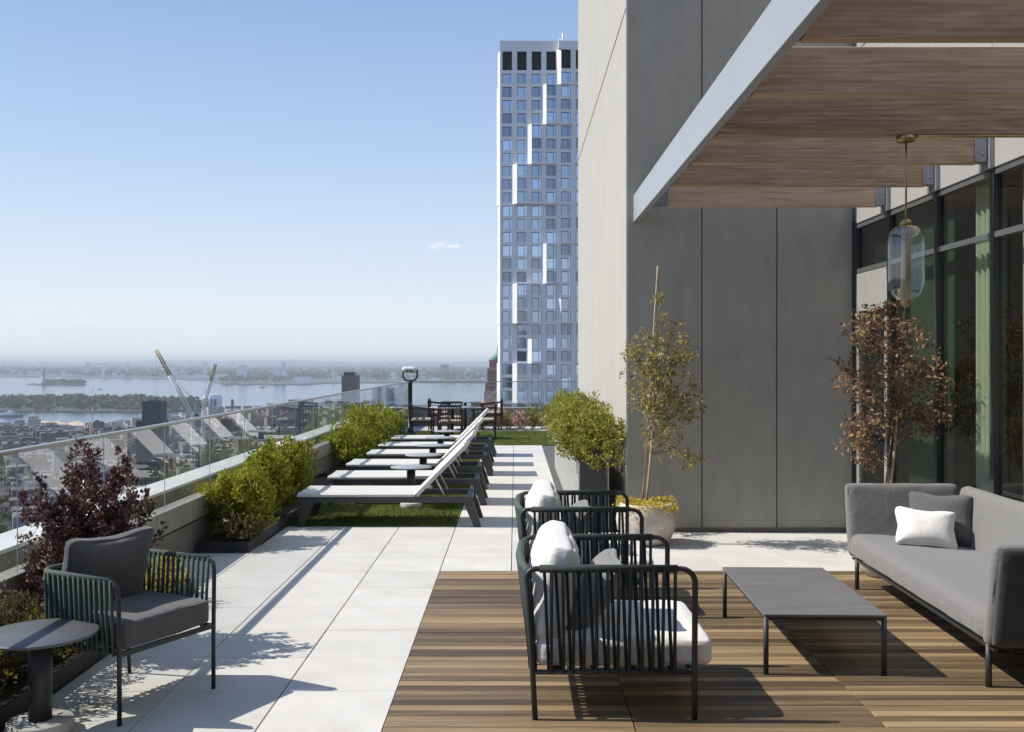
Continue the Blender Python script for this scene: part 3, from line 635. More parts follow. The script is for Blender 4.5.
# ------------------------------------------------------------------ pergola
pg = empty('pergola', (1.24, 5.5, 3.25)); tag(pg, 'timber pergola with pale steel edge beam fixed to the concrete core', 'pergola')
def pbox(n, a, c, m, par=pg, bev=0.003): return MB().box((a[0]-1.24, a[1]-5.5, a[2]-3.25), (c[0]-1.24, c[1]-5.5, c[2]-3.25), bevel=bev).build(n, m, par)
pbox('edge_beam', (1.24, -3.39, 3.243), (1.295, CORE_Y-0.005, 3.525), M['beam_paint'])
JY = [9.37, 8.29, 7.36, 6.45, 5.475, 4.53, 3.55, 2.55, 1.55, 0.55, -0.45, -1.45]
jme = None
for y in JY:
    if y == JY[0]: MB().box((1.45-1.24, y-0.045-5.5, 3.255-3.25), (3.45-1.24, y+0.045-5.5, 3.515-3.25), bevel=0.004).build('joist', M['joist'], pg)
    else:
      j = obj('joist', jme, pg) if jme else MB().box((-1.11, -0.045, -0.13), (1.02, 0.045, 0.13), bevel=0.004).build('joist', M['joist'], pg)
      jme = j.data; j.location = (2.43-1.24, y-5.5, 3.385-3.25)
    for xa, xb in (((1.2965, 1.452) if y == JY[0] else (1.2965, 1.319)), (3.415, FX-0.022)):
        t = MB(); c = 3.385
        t.box((xa-1.24, y-0.058-5.5, 3.265-3.25), (xb-1.24 if xa < 2 else 3.50-1.24, y-0.048-5.5, 3.50-3.25))
        t.box((xa-1.24, y+0.048-5.5, 3.265-3.25), (xb-1.24 if xa < 2 else 3.50-1.24, y+0.058-5.5, 3.50-3.25))
        if xa > 2: t.box((3.452-1.24, y-0.047-5.5, 3.27-3.25), (xb-1.24, y+0.047-5.5, 3.49-3.25)); t.box((3.505-1.24, y-0.09-5.5, 3.21-3.25), (xb-1.24, y+0.09-5.5, 3.55-3.25))
        else: t.box((xa-1.24, y-0.047-5.5, 3.27-3.25), (xb-1.24-0.002, y+0.047-5.5, 3.49-3.25))
        k = t.build('bracket', M['bracket'], pg)
        for zz in (3.32, 3.45):
            if xa < 2: continue
            MB().lathe([(0.011, 0), (0.011, 0.006), (0.0, 0.007)], 8).build('bolt', M['transom'], k, ((xa+0.055 if xa > 2 else xa+0.1)-1.24, y-0.058-5.5, zz-3.25), (math.pi/2, 0, 0))

# ------------------------------------------------------------------ pendant lamp
LX, LY = (906-CX)/F*6.45, 6.45
lp = empty('pendant_lamp', (LX, LY, 2.17)); tag(lp, 'clear glass capsule pendant lamp on a brass rod under the pergola', 'lamp')
MB().lathe([(0.0, 1.052), (0.058, 1.05), (0.062, 1.06), (0.062, 1.083), (0.0, 1.084)][::1], 24).build('canopy', M['brass'], lp)
MB().tube([(0, 0, 0.53), (0, 0, 1.055)], 0.007, 8).build('rod', M['brass'], lp)
MB().lathe([(0.0, 0.50), (0.038, 0.50), (0.04, 0.515), (0.03, 0.535), (0.012, 0.545), (0, 0.546)], 20).build('top_cap', M['brass'], lp)
prof = [(0.036, 0.50), (0.07, 0.49), (0.100, 0.46), (0.114, 0.41), (0.116, 0.36), (0.116, 0.15), (0.112, 0.10), (0.094, 0.05), (0.066, 0.02), (0.036, 0.01)]
g = MB().lathe(prof, 36); g.f = g.f[:-2]; g.sm = g.sm[:-2]
g.build('glass_shade', M['lampglass'], lp)
MB().lathe([(0.0, 0.02), (0.030, 0.02), (0.030, 0.50), (0.0, 0.501)], 20).build('inner_tube', M['frost'], lp)
MB().lathe([(0.0, -0.035), (0.014, -0.033), (0.034, -0.01), (0.036, 0.012), (0.0, 0.013)], 20).build('bottom_cap', M['brass'], lp)
cr = MB().tube([(LX+0.06, LY-0.05, 3.243), (FX-0.025, LY-0.05, 3.243)], 0.008, 8).build('conduit', M['brass'])
cr.parent = lp; cr.location = (-LX, -LY, -2.17)

# ================================================================== FURNITURE
# ---- deck lounge chairs with dark rope sides
def strand(b0, b1, r, m, par):
    b0, b1 = Vector(b0), Vector(b1)
    return MB().tube([b0, b0.lerp(b1, 0.5), b1], r, 6).build('rope_strand', m, par)
def lounge_chair(loc, label, seed):
    t = tag(empty('lounge_chair', loc), label, 'armchair', 'rope lounge chairs on the deck')
    Wd = 0.885; t.scale = (1.018, 1, 0.978)
    for sy in (0, Wd):
        pts = [(0.098, 0.0), (0.085, 0.25), (0.062, 0.66)]+arc(0.10, 0.715, 0.045, math.pi, math.pi/2, 4)+arc(0.805, 0.69, 0.07, math.pi/2, 0, 5)+[(0.872, 0.25), (0.872, 0.0)]
        fr = MB().tube([(x, sy, z) for x, z in pts], 0.0145, 10).build('side_frame', M['charcoal'], t)
        MB().tube([(0.12, sy, 0.76), (0.45, sy, 0.761), (0.79, sy, 0.76)], 0.0205, 10).build('arm_wrap', M['rope_dark'], t)
        MB().tube([(0.088, sy, 0.238), (0.872, sy, 0.238)], 0.0135, 8).build('seat_rail', M['charcoal'], t)
        n = 12
        for i in range(n):
            xc = 0.16+i*0.0545
            for q, o in ((-1, 0.012), (1, -0.012)):
                strand((xc+q*0.0175, sy+o, 0.762), (xc+0.010+q*0.0055+0.006*math.sin(i*1.7), sy+o*0.8, 0.236), 0.0092, M['rope_dark'], t)
    bt = [(0.068+0.0, 0.0, 0.745), (0.035, 0.16, 0.752), (0.025, Wd/2, 0.755), (0.035, Wd-0.16, 0.752), (0.068, Wd, 0.745)]
    MB().tube(bt, 0.0195, 10).build('back_rail', M['rope_green'], t)
    MB().tube([(0.088, 0, 0.238), (0.088, Wd, 0.238)], 0.0135, 8).build('seat_rail', M['charcoal'], t)
    MB().tube([(0.86, 0, 0.236), (0.86, Wd, 0.236)], 0.0125, 8).build('seat_rail', M['charcoal'], t)
    for k in range(4):
        MB().bar((0.2+k*0.19, 0, 0.236), (0.2+k*0.19, Wd, 0.236), 0.04, 0.008).build('seat_slat', M['charcoal'], t)
    n = 16
    for i in range(n):
        yc = 0.06+i*(Wd-0.12)/(n-1)
        for q, o in ((-1, 0.012), (1, -0.012)):
            dx = 0.068-0.043*math.sin(math.pi*min(1, max(0, yc/Wd)))
            strand((dx+o, yc+q*0.012, 0.75), (0.088+o, yc+q*0.008, 0.238), 0.011, M['rope_dark'], t)
    sc = cush('seat_cushion', M['white_fabric'], t, (0.535, Wd/2, 0.325), (0, 0, 0), 0.87, 0.815, 0.150, 0.045, 0.012, 14, 0.003, seed=seed)
    bc = cush('back_cushion', M['white_fabric'], t, (0.19, Wd/2, 0.612), (0, math.radians(-79), 0), 0.53, 0.80, 0.20, 0.075, 0.03, 16, 0.006, 0.06, seed=seed+1, thin=0.25)
    return t
def scatter_pillow(name, loc, rot, m, label, sx=0.46, sy=0.46, seed=0):
    o = cush(name, m, None, loc, rot, sx, sy, 0.13, 0.035, 0.03, 16, 0.004, 0.11, seed=seed, thin=0.72); return tag(o, label, 'pillow')
lounge_chair((0.0, 4.87, 0.009), 'dark rope lounge chair with white cushions nearest on the timber deck', 3)
scatter_pillow('scatter_pillow', (0.42, 5.26, 0.555), (0, math.radians(-54), 0), M['pillow_grey'], 'grey scatter pillow leaning on the nearest white cushioned lounge chair', seed=4)
lounge_chair((-0.01, 6.84, 0.009), 'dark rope lounge chair with white cushions further back, beside the potted sapling', 23)
scatter_pillow('scatter_pillow', (0.41, 7.23, 0.555), (0, math.radians(-54), 0), M['pillow_grey'], 'grey scatter pillow in the lounge chair further back', seed=24)

# ---- green rope armchair on the left
def green_armchair():
    A, B, C = Vector((-1.94, 4.81)), Vector((-1.63, 5.35)), Vector((-2.185, 5.646))
    fwd = (B-C).normalized(); ang = math.atan2(fwd.y, fwd.x); D = A+(C-B); ctr = (A+B+C+D)/4
    t = tag(empty('rope_armchair', (ctr.x, ctr.y, 0.001), ang), 'green rope armchair with dark grey cushions beside the purple shrub', 'armchair')
    hw, fd = 0.31, 0.315; bz, tz = 0.345, 0.70
    def U(front, back, half, rad, z, zb=None, n=8):
        pts = [(front, -half, z)]
        for cx, cy, a0, a1 in ((-back+rad, -half+rad, -math.pi/2, -math.pi), (-back+rad, half-rad, math.pi, math.pi/2)):
            for i in range(n+1):
                a = a0+(a1-a0)*i/n; pts.append((cx+rad*math.cos(a), cy+rad*math.sin(a), z if zb is None else z+(zb-z)))
        pts.append((front, half, z)); return [Vector(p) for p in pts]
    def sample(pts, n):
        d = [0]
        for a, c in zip(pts, pts[1:]): d.append(d[-1]+(c-a).length)
        out = []
        for k in range(n):
            q = d[-1]*k/(n-1); i = max(j for j in range(len(d)-1) if d[j] <= q+1e-9); f = (q-d[i])/(d[i+1]-d[i]); out.append(pts[i].lerp(pts[i+1], f))
        return out, d[-1]
    top = U(fd-0.05, 0.265, hw+0.012, 0.09, tz); bot = U(fd-0.05, 0.265, hw-0.008, 0.07, bz)
    fr = [Vector((fd, -hw, 0)), Vector((fd, -hw, 0.3)), Vector((fd, -hw-0.005, tz-0.06)), Vector((fd-0.015, -hw-0.012, tz-0.018))]+top+[Vector((fd-0.015, hw+0.012, tz-0.018)), Vector((fd, hw+0.005, tz-0.06)), Vector((fd, hw, 0.3)), Vector((fd, hw, 0))]
    MB().tube(fr, 0.0115, 10).build('frame', M['charcoal'], t)
    MB().tube(top, 0.0155, 10).build('arm_wrap', M['rope_green'], t)
    MB().tube([Vector((fd, -hw, bz))]+bot+[Vector((fd, hw, bz))], 0.010, 8).build('seat_rail', M['charcoal'], t)
    MB().bar((fd, -hw, bz-0.002), (fd, hw, bz-0.002), 0.018, 0.024).build('front_rail', M['charcoal'], t)
    for s in (-1, 1): MB().tube([(-fd, s*(hw-0.02), 0), (-fd+0.03, s*(hw-0.06), bz)], 0.0105, 8).build('leg', M['charcoal'], t)
    for k in range(4): MB().bar((-0.20+k*0.14, -hw, bz+0.004), (-0.24+k*0.15, hw, bz+0.004), 0.04, 0.006).build('seat_slat', M['charcoal'], t)
    n = 44; tp, L = sample(top, n); bp, _ = sample(bot, n)
    for i in range(n):
        tg = (tp[min(n-1, i+1)]-tp[max(0, i-1)]).normalized(); nm = Vector((-tg.y, tg.x, 0))
        for q, o in ((-1, 0.009), (1, -0.009)):
            strand(tp[i]+tg*q*0.0092+nm*o+Vector((0, 0, 0.004)), bp[i]+tg*(q*0.010+0.006*math.sin(i*2.3))+nm*o-Vector((0, 0, 0.012)), 0.0086, M['rope_green'], t)
    cush('seat_cushion', M['grey_fabric'], t, (0.035, 0, bz+0.080), (0, 0, 0), 0.57, 0.575, 0.135, 0.030, 0.008, 12, 0.002, seed=40)
    cush('back_cushion', M['grey_fabric'], t, (-0.17, 0.0, 0.632), (0, math.radians(-74), 0), 0.47, 0.56, 0.15, 0.04, 0.04, 16, 0.004, 0.10, seed=41, thin=0.6)
    return t
green_armchair()

# ---- pedestal side tables
def side_table(loc, label, topm, h=0.478, r=0.262, group=None, base_r=0.15):
    t = tag(empty('side_table', loc), label, 'side table', group)
    MB().lathe([(0.0, h-0.014), (r-0.004, h-0.014), (r, h-0.010), (r, h-0.003), (r-0.003, h), (0.0, h)], 48).build('tabletop', topm, t)
    MB().lathe([(0.053, 0.062), (0.053, h-0.0142)], 28).build('pedestal', M['charcoal'], t)
    MB().lathe([(0.0, 0.0), (base_r-0.003, 0.0), (base_r, 0.004), (base_r, 0.056), (base_r-0.006, 0.062), (0.0, 0.0625)], 40).build('base', M['concrete_base'], t)
    return t
side_table((-2.275, 4.72, 0.002), 'round dark side table on a concrete disc beside the green armchair', M['sidetop'])

# ---- coffee table
ct = tag(empty('coffee_table', (1.77, 6.20, 0.009), -0.028), 'long low grey coffee table on the timber deck before the sofa', 'coffee table')
MB().box((-0.345, -0.645, 0.328), (0.345, 0.645, 0.342), bevel=0.002).build('tabletop', M['tabletop'], ct)
f = MB()
for a, c in (((-0.325, -0.625), (0.325, -0.625)), ((-0.325, 0.625), (0.325, 0.625)), ((-0.325, -0.612), (-0.325, 0.612)), ((0.325, -0.612), (0.325, 0.612))): f.bar((*a, 0.317), (*c, 0.317), 0.022, 0.020)
f.build('apron_frame', M['coffee_frame'], ct)
for sx in (-1, 1):
    for sy in (-1, 1): MB().lathe([(0.015, 0), (0.015, 0.3275)], 14).build('leg', M['coffee_frame'], ct, (sx*0.331, sy*0.631, 0))

# ---- sofa
so = tag(empty('sofa', (3.02, 6.50, 0.009), math.radians(-2.2)), 'light grey upholstered sofa on thin dark legs by the window wall', 'sofa')
SL = 1.27
cush('seat', M['sofa_fabric'], so, (-0.01, 0, 0.318), (0, math.radians(3), 0), 0.88, 2*SL-0.07, 0.185, 0.075, 0.018, 18, 0.0015, seed=60)
cush('backrest', M['sofa_fabric'], so, (0.40, 0, 0.525), (0, math.radians(103), 0), 0.57, 2*SL-0.12, 0.13, 0.055, 0.01, 16, 0.002, seed=61)
for s in (-1, 1):
    lean = math.radians(90-s*11)
    cush('armrest', M['sofa_fabric'], so, (-0.01, s*(SL-0.005), 0.525), (lean, 0, 0), 0.88, 0.57, 0.085, 0.040, 0.006, 16, 0.0015, seed=62+s)
    cush('outer_shell', M['grey_shell'], so, (0.0, s*(SL+0.052), 0.522), (lean, 0, 0), 0.86, 0.555, 0.055, 0.026, 0.002, 10, 0.0005, seed=66+s)
    for x in (-0.40, 0.33):
        MB().tube([(x, s*(SL-0.11), 0), (x, s*(SL-0.11), 0.24)], 0.017, 12).build('leg', M['charcoal'], so)
fr = MB()
fr.bar((-0.40, -SL+0.02, 0.2255), (-0.40, SL-0.02, 0.2255), 0.022, 0.018); fr.bar((0.33, -SL+0.02, 0.2255), (0.33, SL-0.02, 0.2255), 0.022, 0.018)
for s in (-1, 1): fr.bar((-0.385, s*(SL-0.11), 0.224), (0.315, s*(SL-0.11), 0.224), 0.022, 0.016)
fr.build('base_frame', M['charcoal'], so)
o = scatter_pillow('scatter_pillow', (3.20, 7.42, 0.60), (math.radians(62), math.radians(0), math.radians(-28)), M['grey_fabric'], 'dark grey pillow in the sofa corner behind the white pillow', 0.46, 0.40, 70)
o = scatter_pillow('scatter_pillow', (3.02, 7.24, 0.555), (math.radians(58), math.radians(4), math.radians(-14)), M['white_fabric'], 'small white rectangular pillow on the sofa seat', 0.43, 0.30, 71)

# ---- sun loungers
def lounger():
    t = tag(empty('sun_lounger'), 'x', 'sun lounger', 'sun loungers in a row on the turf'); W = 0.72
    ss = MB(); nx = 12; vs, fs = [], []
    for i in range(nx+1):
        x = 1.27*i/nx; dz = 0
        for y, z in ((0, 0.345), (0.03, 0.358), (W/2, 0.352), (W-0.03, 0.358), (W, 0.345), (W, 0.322), (0, 0.322)): vs.append((x, y, z))
    for i in range(nx):
        for q in range(7): fs.append((i*7+q, (i+1)*7+q, (i+1)*7+(q+1) % 7, i*7+(q+1) % 7))
    fs += [tuple(range(7)), tuple(nx*7+q for q in reversed(range(7)))]
    ss.add(vs, fs).build('sling_seat', M['sling'], t)
    c, s = math.cos(math.radians(45)), math.sin(math.radians(45)); L = 0.76
    bk = MB(); vs, fs = [], []
    for i in range(nx+1):
        d = L*i/nx
        for y, z in ((0, 0.005), (0.03, 0.018), (W/2, 0.008), (W-0.03, 0.018), (W, 0.005), (W, -0.034), (0, -0.034)): vs.append((1.275+d*c-z*s, y, 0.345+d*s+z*c))
    for i in range(nx):
        for q in range(7): fs.append((i*7+q, (i+1)*7+q, (i+1)*7+(q+1) % 7, i*7+(q+1) % 7))
    fs += [tuple(range(7)), tuple(nx*7+q for q in reversed(range(7)))]
    bk.add(vs, fs).build('sling_back', M['sling'], t)
    fr = MB()
    for y in (0.03, W-0.03): fr.box((0.06, y-0.024, 0.258), (1.90, y+0.024, 0.320))
    for x in (0.10, 0.95, 1.85): fr.box((x-0.03, 0.0545, 0.262), (x+0.03, W-0.0545, 0.316))
    fr.build('frame', M['lounger_frame'], t)
    for y in (0.03, W-0.03):
        for xt, xb in ((0.13, 0.03), (1.84, 1.945)):
            ya, yb = (y-0.0245, y+0.055) if y < 0.3 else (y-0.055, y+0.0245)
            MB().add([(xt-0.055, ya, 0.275), (xt+0.055, ya, 0.275), (xb+0.04, ya, 0), (xb-0.04, ya, 0), (xt-0.055, yb, 0.275), (xt+0.055, yb, 0.275), (xb+0.04, yb, 0), (xb-0.04, yb, 0)],
                     [(0,1,2,3),(7,6,5,4),(0,4,5,1),(1,5,6,2),(2,6,7,3),(3,7,4,0)]).build('leg', M['lounger_frame'], t)
    MB().tube([(1.585, 0.09, 0.322), (1.475, 0.09, 0.535), (1.475, W-0.09, 0.535), (1.585, W-0.09, 0.322)], 0.009, 8).build('prop', M['coping'], t)
    return t
order = ['nearest of the row, beside the paved walk', 'second from the near end of the row', 'third from the near end of the row', 'fourth from the near end of the row', 'fifth from the near end of the row', 'farthest of the row, before the dining set']
proto = lounger()
for i in range(6):
    o = proto if i == 0 else copy_tree(proto)
    o.location = (-2.35+(0, 0.02, -0.015, 0.025, -0.01, 0.015)[i], 10.62+1.585*i+(0, 0.02, -0.02, 0.03, -0.02, 0.01)[i], 0.004); o.rotation_euler.z = math.radians((0, 0.7, -0.5, 0.9, -0.8, 0.4)[i]); o['label'] = 'white sling sun lounger with raised back, '+order[i]
for i, wd in enumerate(('first', 'second', 'third', 'fourth', 'fifth')):
    side_table((-1.27, 12.04+1.585*i, 0.005), 'small round grey table between loungers, '+wd+' from the near end', M['ltop'], 0.50, 0.25, 'side tables between the loungers', 0.13)

# ---- dining set at the far end
def dining_chair(loc, rz, label):
    t = tag(empty('dining_chair', loc, rz), label, 'chair', 'dark dining chairs at the far end')
    for sx in (-1, 1):
        MB().bar((sx*0.26, 0.24, 0), (sx*0.26, 0.24, 0.66), 0.035, 0.035).build('leg', M['brownwood'], t)
        MB().bar((sx*0.26, -0.26, 0), (sx*0.26, -0.26, 0.72), 0.035, 0.035).build('leg', M['brownwood'], t)
        MB().bar((sx*0.26, -0.30, 0.735), (sx*0.26, 0.30, 0.672), 0.05, 0.026).build('armrest', M['darkmetal'], t)
        MB().bar((sx*0.26, -0.24, 0.40), (sx*0.26, 0.22, 0.40), 0.025, 0.045).build('side_rail', M['brownwood'], t)
    MB().bar((-0.24, -0.27, 0.80), (0.24, -0.27, 0.80), 0.03, 0.05).build('top_rail', M['darkmetal'], t)
    for sx in (-1, 1): MB().bar((sx*0.25, -0.265, 0.70), (sx*0.25, -0.27, 0.82), 0.03, 0.03).build('post', M['brownwood'], t)
    for k in range(8): MB().bar((-0.21+k*0.06, -0.262, 0.36), (-0.21+k*0.06, -0.27, 0.78), 0.056, 0.014).build('slat', M['brownwood'], t)
    cush('seat_cushion', M['beige'], t, (0, 0, 0.445), (0, 0, 0), 0.49, 0.48, 0.07, 0.03, 0.01, 6, 0.001)
    return t
def dining_table(loc, r, label):
    t = tag(empty('dining_table', loc), label, 'table', 'dining tables at the far end')
    MB().lathe([(0, 0.715), (r-0.01, 0.715), (r, 0.722), (r, 0.735), (r-0.005, 0.74), (0, 0.74)], 40).build('tabletop', M['ltop'], t)
    MB().lathe([(0.04, 0.02), (0.04, 0.7148)], 16).build('pedestal', M['darkmetal'], t)
    MB().lathe([(0, 0), (0.26, 0), (0.26, 0.012), (0.05, 0.022), (0, 0.022)], 28).build('foot', M['darkmetal'], t)
TZ = 0.006
dining_table((-1.47, 23.0, TZ), 0.52, 'round dining table nearer the loungers at the far end')
dining_chair((-1.45, 22.2, TZ), 0, 'slatted brown dining chair with its back to the loungers')
dining_chair((-2.16, 22.95, TZ), -math.pi/2, 'dark dining chair left of the near dining table')
dining_chair((-0.72, 22.9, TZ), math.pi/2, 'dark dining chair right of the near dining table')
dining_chair((-1.55, 23.85, TZ), math.pi, 'dark dining chair behind the near dining table')
dining_table((-1.32, 26.2, 0.006), 0.42, 'round dining table farther away by the end railing')
dining_chair((-2.0, 26.1, 0.006), -math.pi/2, 'dark dining chair left of the farther dining table')
dining_chair((-0.62, 26.1, 0.006), math.pi/2, 'dark dining chair right of the farther dining table')
for i in range(-4, 3):
    for j in range(28, 32): paver(X0+i*PW+GX, X0+(i+1)*PW-GX, Y0+j*PW+GY+0.2, Y0+(j+1)*PW-GY+0.2) if Y0+(j+1)*PW+0.2 < 28 else None

# ---- coin viewer
cv = tag(empty('tower_viewer', (-2.62, 24.6, 0)), 'white binocular viewer on a black post by the glass railing corner', 'viewer')
MB().lathe([(0, 0), (0.13, 0), (0.13, 0.02), (0.055, 0.03), (0.055, 1.25), (0.07, 1.26), (0.07, 1.30), (0, 1.31)], 20).build('post', M['charcoal'], cv)
MB().tube([(-0.17, 0, 1.57), (-0.18, 0, 1.44), (-0.13, 0, 1.35), (0, 0, 1.32), (0.13, 0, 1.35), (0.18, 0, 1.44), (0.17, 0, 1.57)], 0.024, 10).build('yoke', M['charcoal'], cv)
cush('head', M['enamel'], cv, (0, 0, 1.60), (math.radians(-4), 0, 0), 0.36, 0.44, 0.13, 0.06, 0.01, 10, 0.0)
for q in (-1, 1): MB().lathe([(0.0, 0), (0.03, 0), (0.026, 0.05), (0, 0.05)], 14).build('eyepiece', M['lens'], cv, (q*0.05, -0.21, 1.578), (math.radians(90), 0, 0))
for s in (-1, 1): MB().tube([(s*0.155, 0, 1.575), (s*0.20, 0, 1.575)], 0.035, 12).build('pivot', M['charcoal'], cv)

# ---- metal trough planter by the core
tp = tag(empty('trough_planter', (0.83, 13.5, 0.002)), 'long grey metal trough planter against the sunlit concrete wall', 'planter')
t = MB(); t.box((-0.16, -3.12, 0), (-0.145, 3.12, 0.72)); t.box((0.145, -3.12, 0), (0.16, 3.12, 0.72)); MB().box((-0.1445, -3.12, 0), (0.1445, -3.105, 0.719)).build('shade_dark_end_panel', M['lounger_frame'], tp); t.box((-0.145, 3.105, 0), (0.145, 3.12, 0.72))  # near end coloured dark: shade of the side facing away from the sun
t.build('shell', M['planter_metal'], tp); MB().box((-0.144, -3.104, 0.0), (0.144, 3.104, 0.67)).build('soil', M['soil'], tp)

# ---- pots
def pot(loc, r, h, label):
    t = tag(empty('planter_bowl', loc), label, 'pot')
    k = r
    MB().lathe([(0, 0), (k*0.62, 0), (k*0.80, h*0.12), (k*0.95, h*0.35), (k, h*0.58), (k*0.96, h*0.82), (k*0.88, h*0.97), (k*0.85, h), (k*0.79, h), (k*0.80, h*0.86), (0, h*0.86)], 36).build('bowl', M['potstone'], t)
    MB().lathe([(0, h*0.87), (k*0.79, h*0.87), (k*0.6, h*0.93), (0, h*0.96)], 24).build('soil', M['soil'], t)
    return t
PA = (1.285, 9.66); pot((PA[0], PA[1], 0.001), 0.295, 0.40, 'pale stone planter bowl with the yellow sedum by the core wall')
PB = (3.08, 8.20); pot((PB[0], PB[1], 0.009), 0.27, 0.40, 'pale stone planter bowl behind the far end of the sofa')
sp = tag(empty('potted_sapling', (PA[0], PA[1], 0.36)), 'slender staked sapling with olive leaves in front of the grey wall', 'tree')
LA = [(648, 372, 28, 26), (668, 395, 32, 38), (680, 352, 20, 24), (690, 402, 15, 24), (683, 458, 22, 12), (655, 342, 22, 18), (664, 432, 22, 20), (634, 352, 12, 10), (667, 322, 14, 10), (652, 400, 18, 20), (658, 300, 8, 8)]
sapling(sp, 2.34, (0.15, 0.0), 0.5, 330, 3600, 0.040, M['leaf_olive'], 81, z0=0.22, r0=0.013, double=True, lobes=[((a-647.6)/102, (506.8-c)/102, e/102, f/102) for a, c, e, f in LA])
MB().tube([(-0.03, 0.02, 0), (0.115, 0.0, 2.36)], 0.009, 6).build('stake', M['bark_pale'], sp)
sp2 = tag(empty('potted_maple', (PB[0], PB[1], 0.36)), 'russet leaved young tree rising behind the sofa', 'tree')
LB = [(872, 330, 30, 24), (902, 345, 32, 30), (862, 388, 24, 22), (905, 390, 38, 34), (930, 375, 22, 25), (854, 430, 18, 24), (880, 420, 30, 24), (915, 420, 26, 16), (868, 456, 14, 18), (846, 372, 10, 14), (888, 306, 16, 12), (930, 420, 20, 18)]
sapling(sp2, 1.98, (0.19, 0.0), 0.5, 380, 4600, 0.040, M['leaf_russet'], 91, z0=0.26, r0=0.017, double=True, lobes=[((a-885)/120, (532-c)/120, e/120, f/120) for a, c, e, f in LB])
# sedum spilling over the bowl
lv = Leaves(); rr = random.Random(5)
for i in range(2600):
    a = rr.uniform(0, 6.28); q = math.sqrt(rr.random())*0.315; z = 0.37+0.05*rr.random()+0.03*math.sin(a*3)*q/0.33
    if q > 0.245: z -= rr.random()**2*(0.22 if math.sin(a*2.5+4) > 0.1 else 0.07)
    lv.leaf(Vector((PA[0]+q*math.cos(a), PA[1]+q*math.sin(a), z)), rdir(rr, 0.5), rr.uniform(0.018, 0.035), 0.55, rr.random(), rr)
tag(lv.build('sedum_carpet', M['sedum'], None), 'yellow sedum carpet spilling over the pale planter bowl', 'plant', kind='stuff')

# ---- shrubs
shrub('purple_shrub', 'dark purple leaved shrub behind the green rope armchair', 'shrub', (-2.63, 6.10, 0.07), 0.33, 0.40, 0.98, 64, 17000, 0.030, M['leaf_purple'], 11, wid=0.66, base=0.06)
shrub('lime_shrub', 'lime green shrub with copper tips at the near bed corner', 'shrub', (-2.70, 9.75, 0.07), 0.30, 0.40, 0.62, 34, 5200, 0.052, M['leaf_lime'], 12, tones=(0.1, 1.0))
shrub('lime_shrub', 'taller lime green shrub beside the nearest lounger foot', 'shrub', (-2.74, 10.80, 0.07), 0.27, 0.36, 0.70, 34, 5200, 0.052, M['leaf_lime'], 13, tones=(0, 0.85))
shrub('lime_shrub', 'bright lime shrub between the first two loungers and the glass', 'shrub', (-2.74, 11.85, 0.07), 0.28, 0.40, 0.74, 30, 5000, 0.052, M['leaf_lime'], 14, tones=(0.05, 0.95))
shrub('low_plant', 'low variegated plant at the near corner of the lime shrub bed', 'plant', (-2.60, 9.36, 0.07), 0.16, 0.16, 0.22, 16, 500, 0.06, M['leaf_mixed'], 15)
for i, (yy, h, s) in enumerate(((16.4, 0.60, 16), (17.9, 0.80, 17), (19.4, 0.74, 18), (21.0, 0.60, 19))):
    shrub('lime_shrub', 'lime shrub in the far bed by the glass, '+('first', 'second', 'third', 'last')[i]+' before the viewer', 'shrub', (-2.72, yy, 0.07), 0.36, 0.70, h, 26, 3000, 0.066, M['leaf_lime'], s, group='lime shrubs in the far bed', tones=(0, 0.85))
for i, (xx, yy, h, lm, s) in enumerate(((-2.66, 4.75, 0.34, 'leaf_green', 31), (-2.68, 5.25, 0.42, 'leaf_mixed', 32), (-2.62, 5.6, 0.30, 'leaf_green', 33), (-2.64, 4.3, 0.30, 'leaf_mixed', 34), (-2.70, 5.02, 0.50, 'leaf_mixed', 37))):
    shrub('low_plant', ('dark green', 'russet tipped', 'small green', 'short mixed', 'tall wispy')[i]+' ground plant in the bed behind the round side table', 'plant', (xx, yy, 0.07), 0.20, 0.26, h, 18, 700, 0.05, M[lm], s, wid=0.35)
for i, (xx, yy, s) in enumerate(((-2.60, 6.55, 35), (-2.60, 7.2, 36), (-2.60, 5.95, 38))):
    shrub('yellow_plant', 'yellow leaved low plant in the bed, '+('under the purple shrub', 'beyond the green armchair', 'beside the armchair back leg')[i], 'plant', (xx, yy, 0.07), 0.17, 0.28, 0.22, 18, 700, 0.035, M['sedum'], s)
for i, (yy, h, s) in enumerate(((10.85, 0.62, 41), (11.9, 0.72, 42), (13.1, 0.60, 43), (14.4, 0.64, 44), (15.7, 0.60, 45))):
    shrub('trough_shrub', ('nearest', 'second', 'middle', 'fourth', 'farthest')[i]+' leafy green shrub in the trough planter', 'shrub', (0.84, yy-0.08, 0.60), 0.35, 0.64, h*0.96, 36, 4600, 0.048, M['leaf_green'], s, group='shrubs in the trough planter', tones=(0.1, 1.0), flare=0.5)
# far flower bed
for i in range(9):
    xx = -0.9+i*0.34
    shrub('flowering_plant' if i % 2 else 'leafy_plant', 'small plant in the far flower bed below the end wall, '+('first', 'second', 'third', 'fourth', 'fifth', 'sixth', 'seventh', 'eighth', 'ninth')[i]+' from the left', 'plant', (xx, 26.2+0.2*(i % 3), 0.004), 0.26, 0.3, 0.40+0.16*(i % 3 == 1), 16, 600, 0.07, M['petal'] if i % 2 else M['leaf_green'], 50+i, group='plants in the far flower bed')

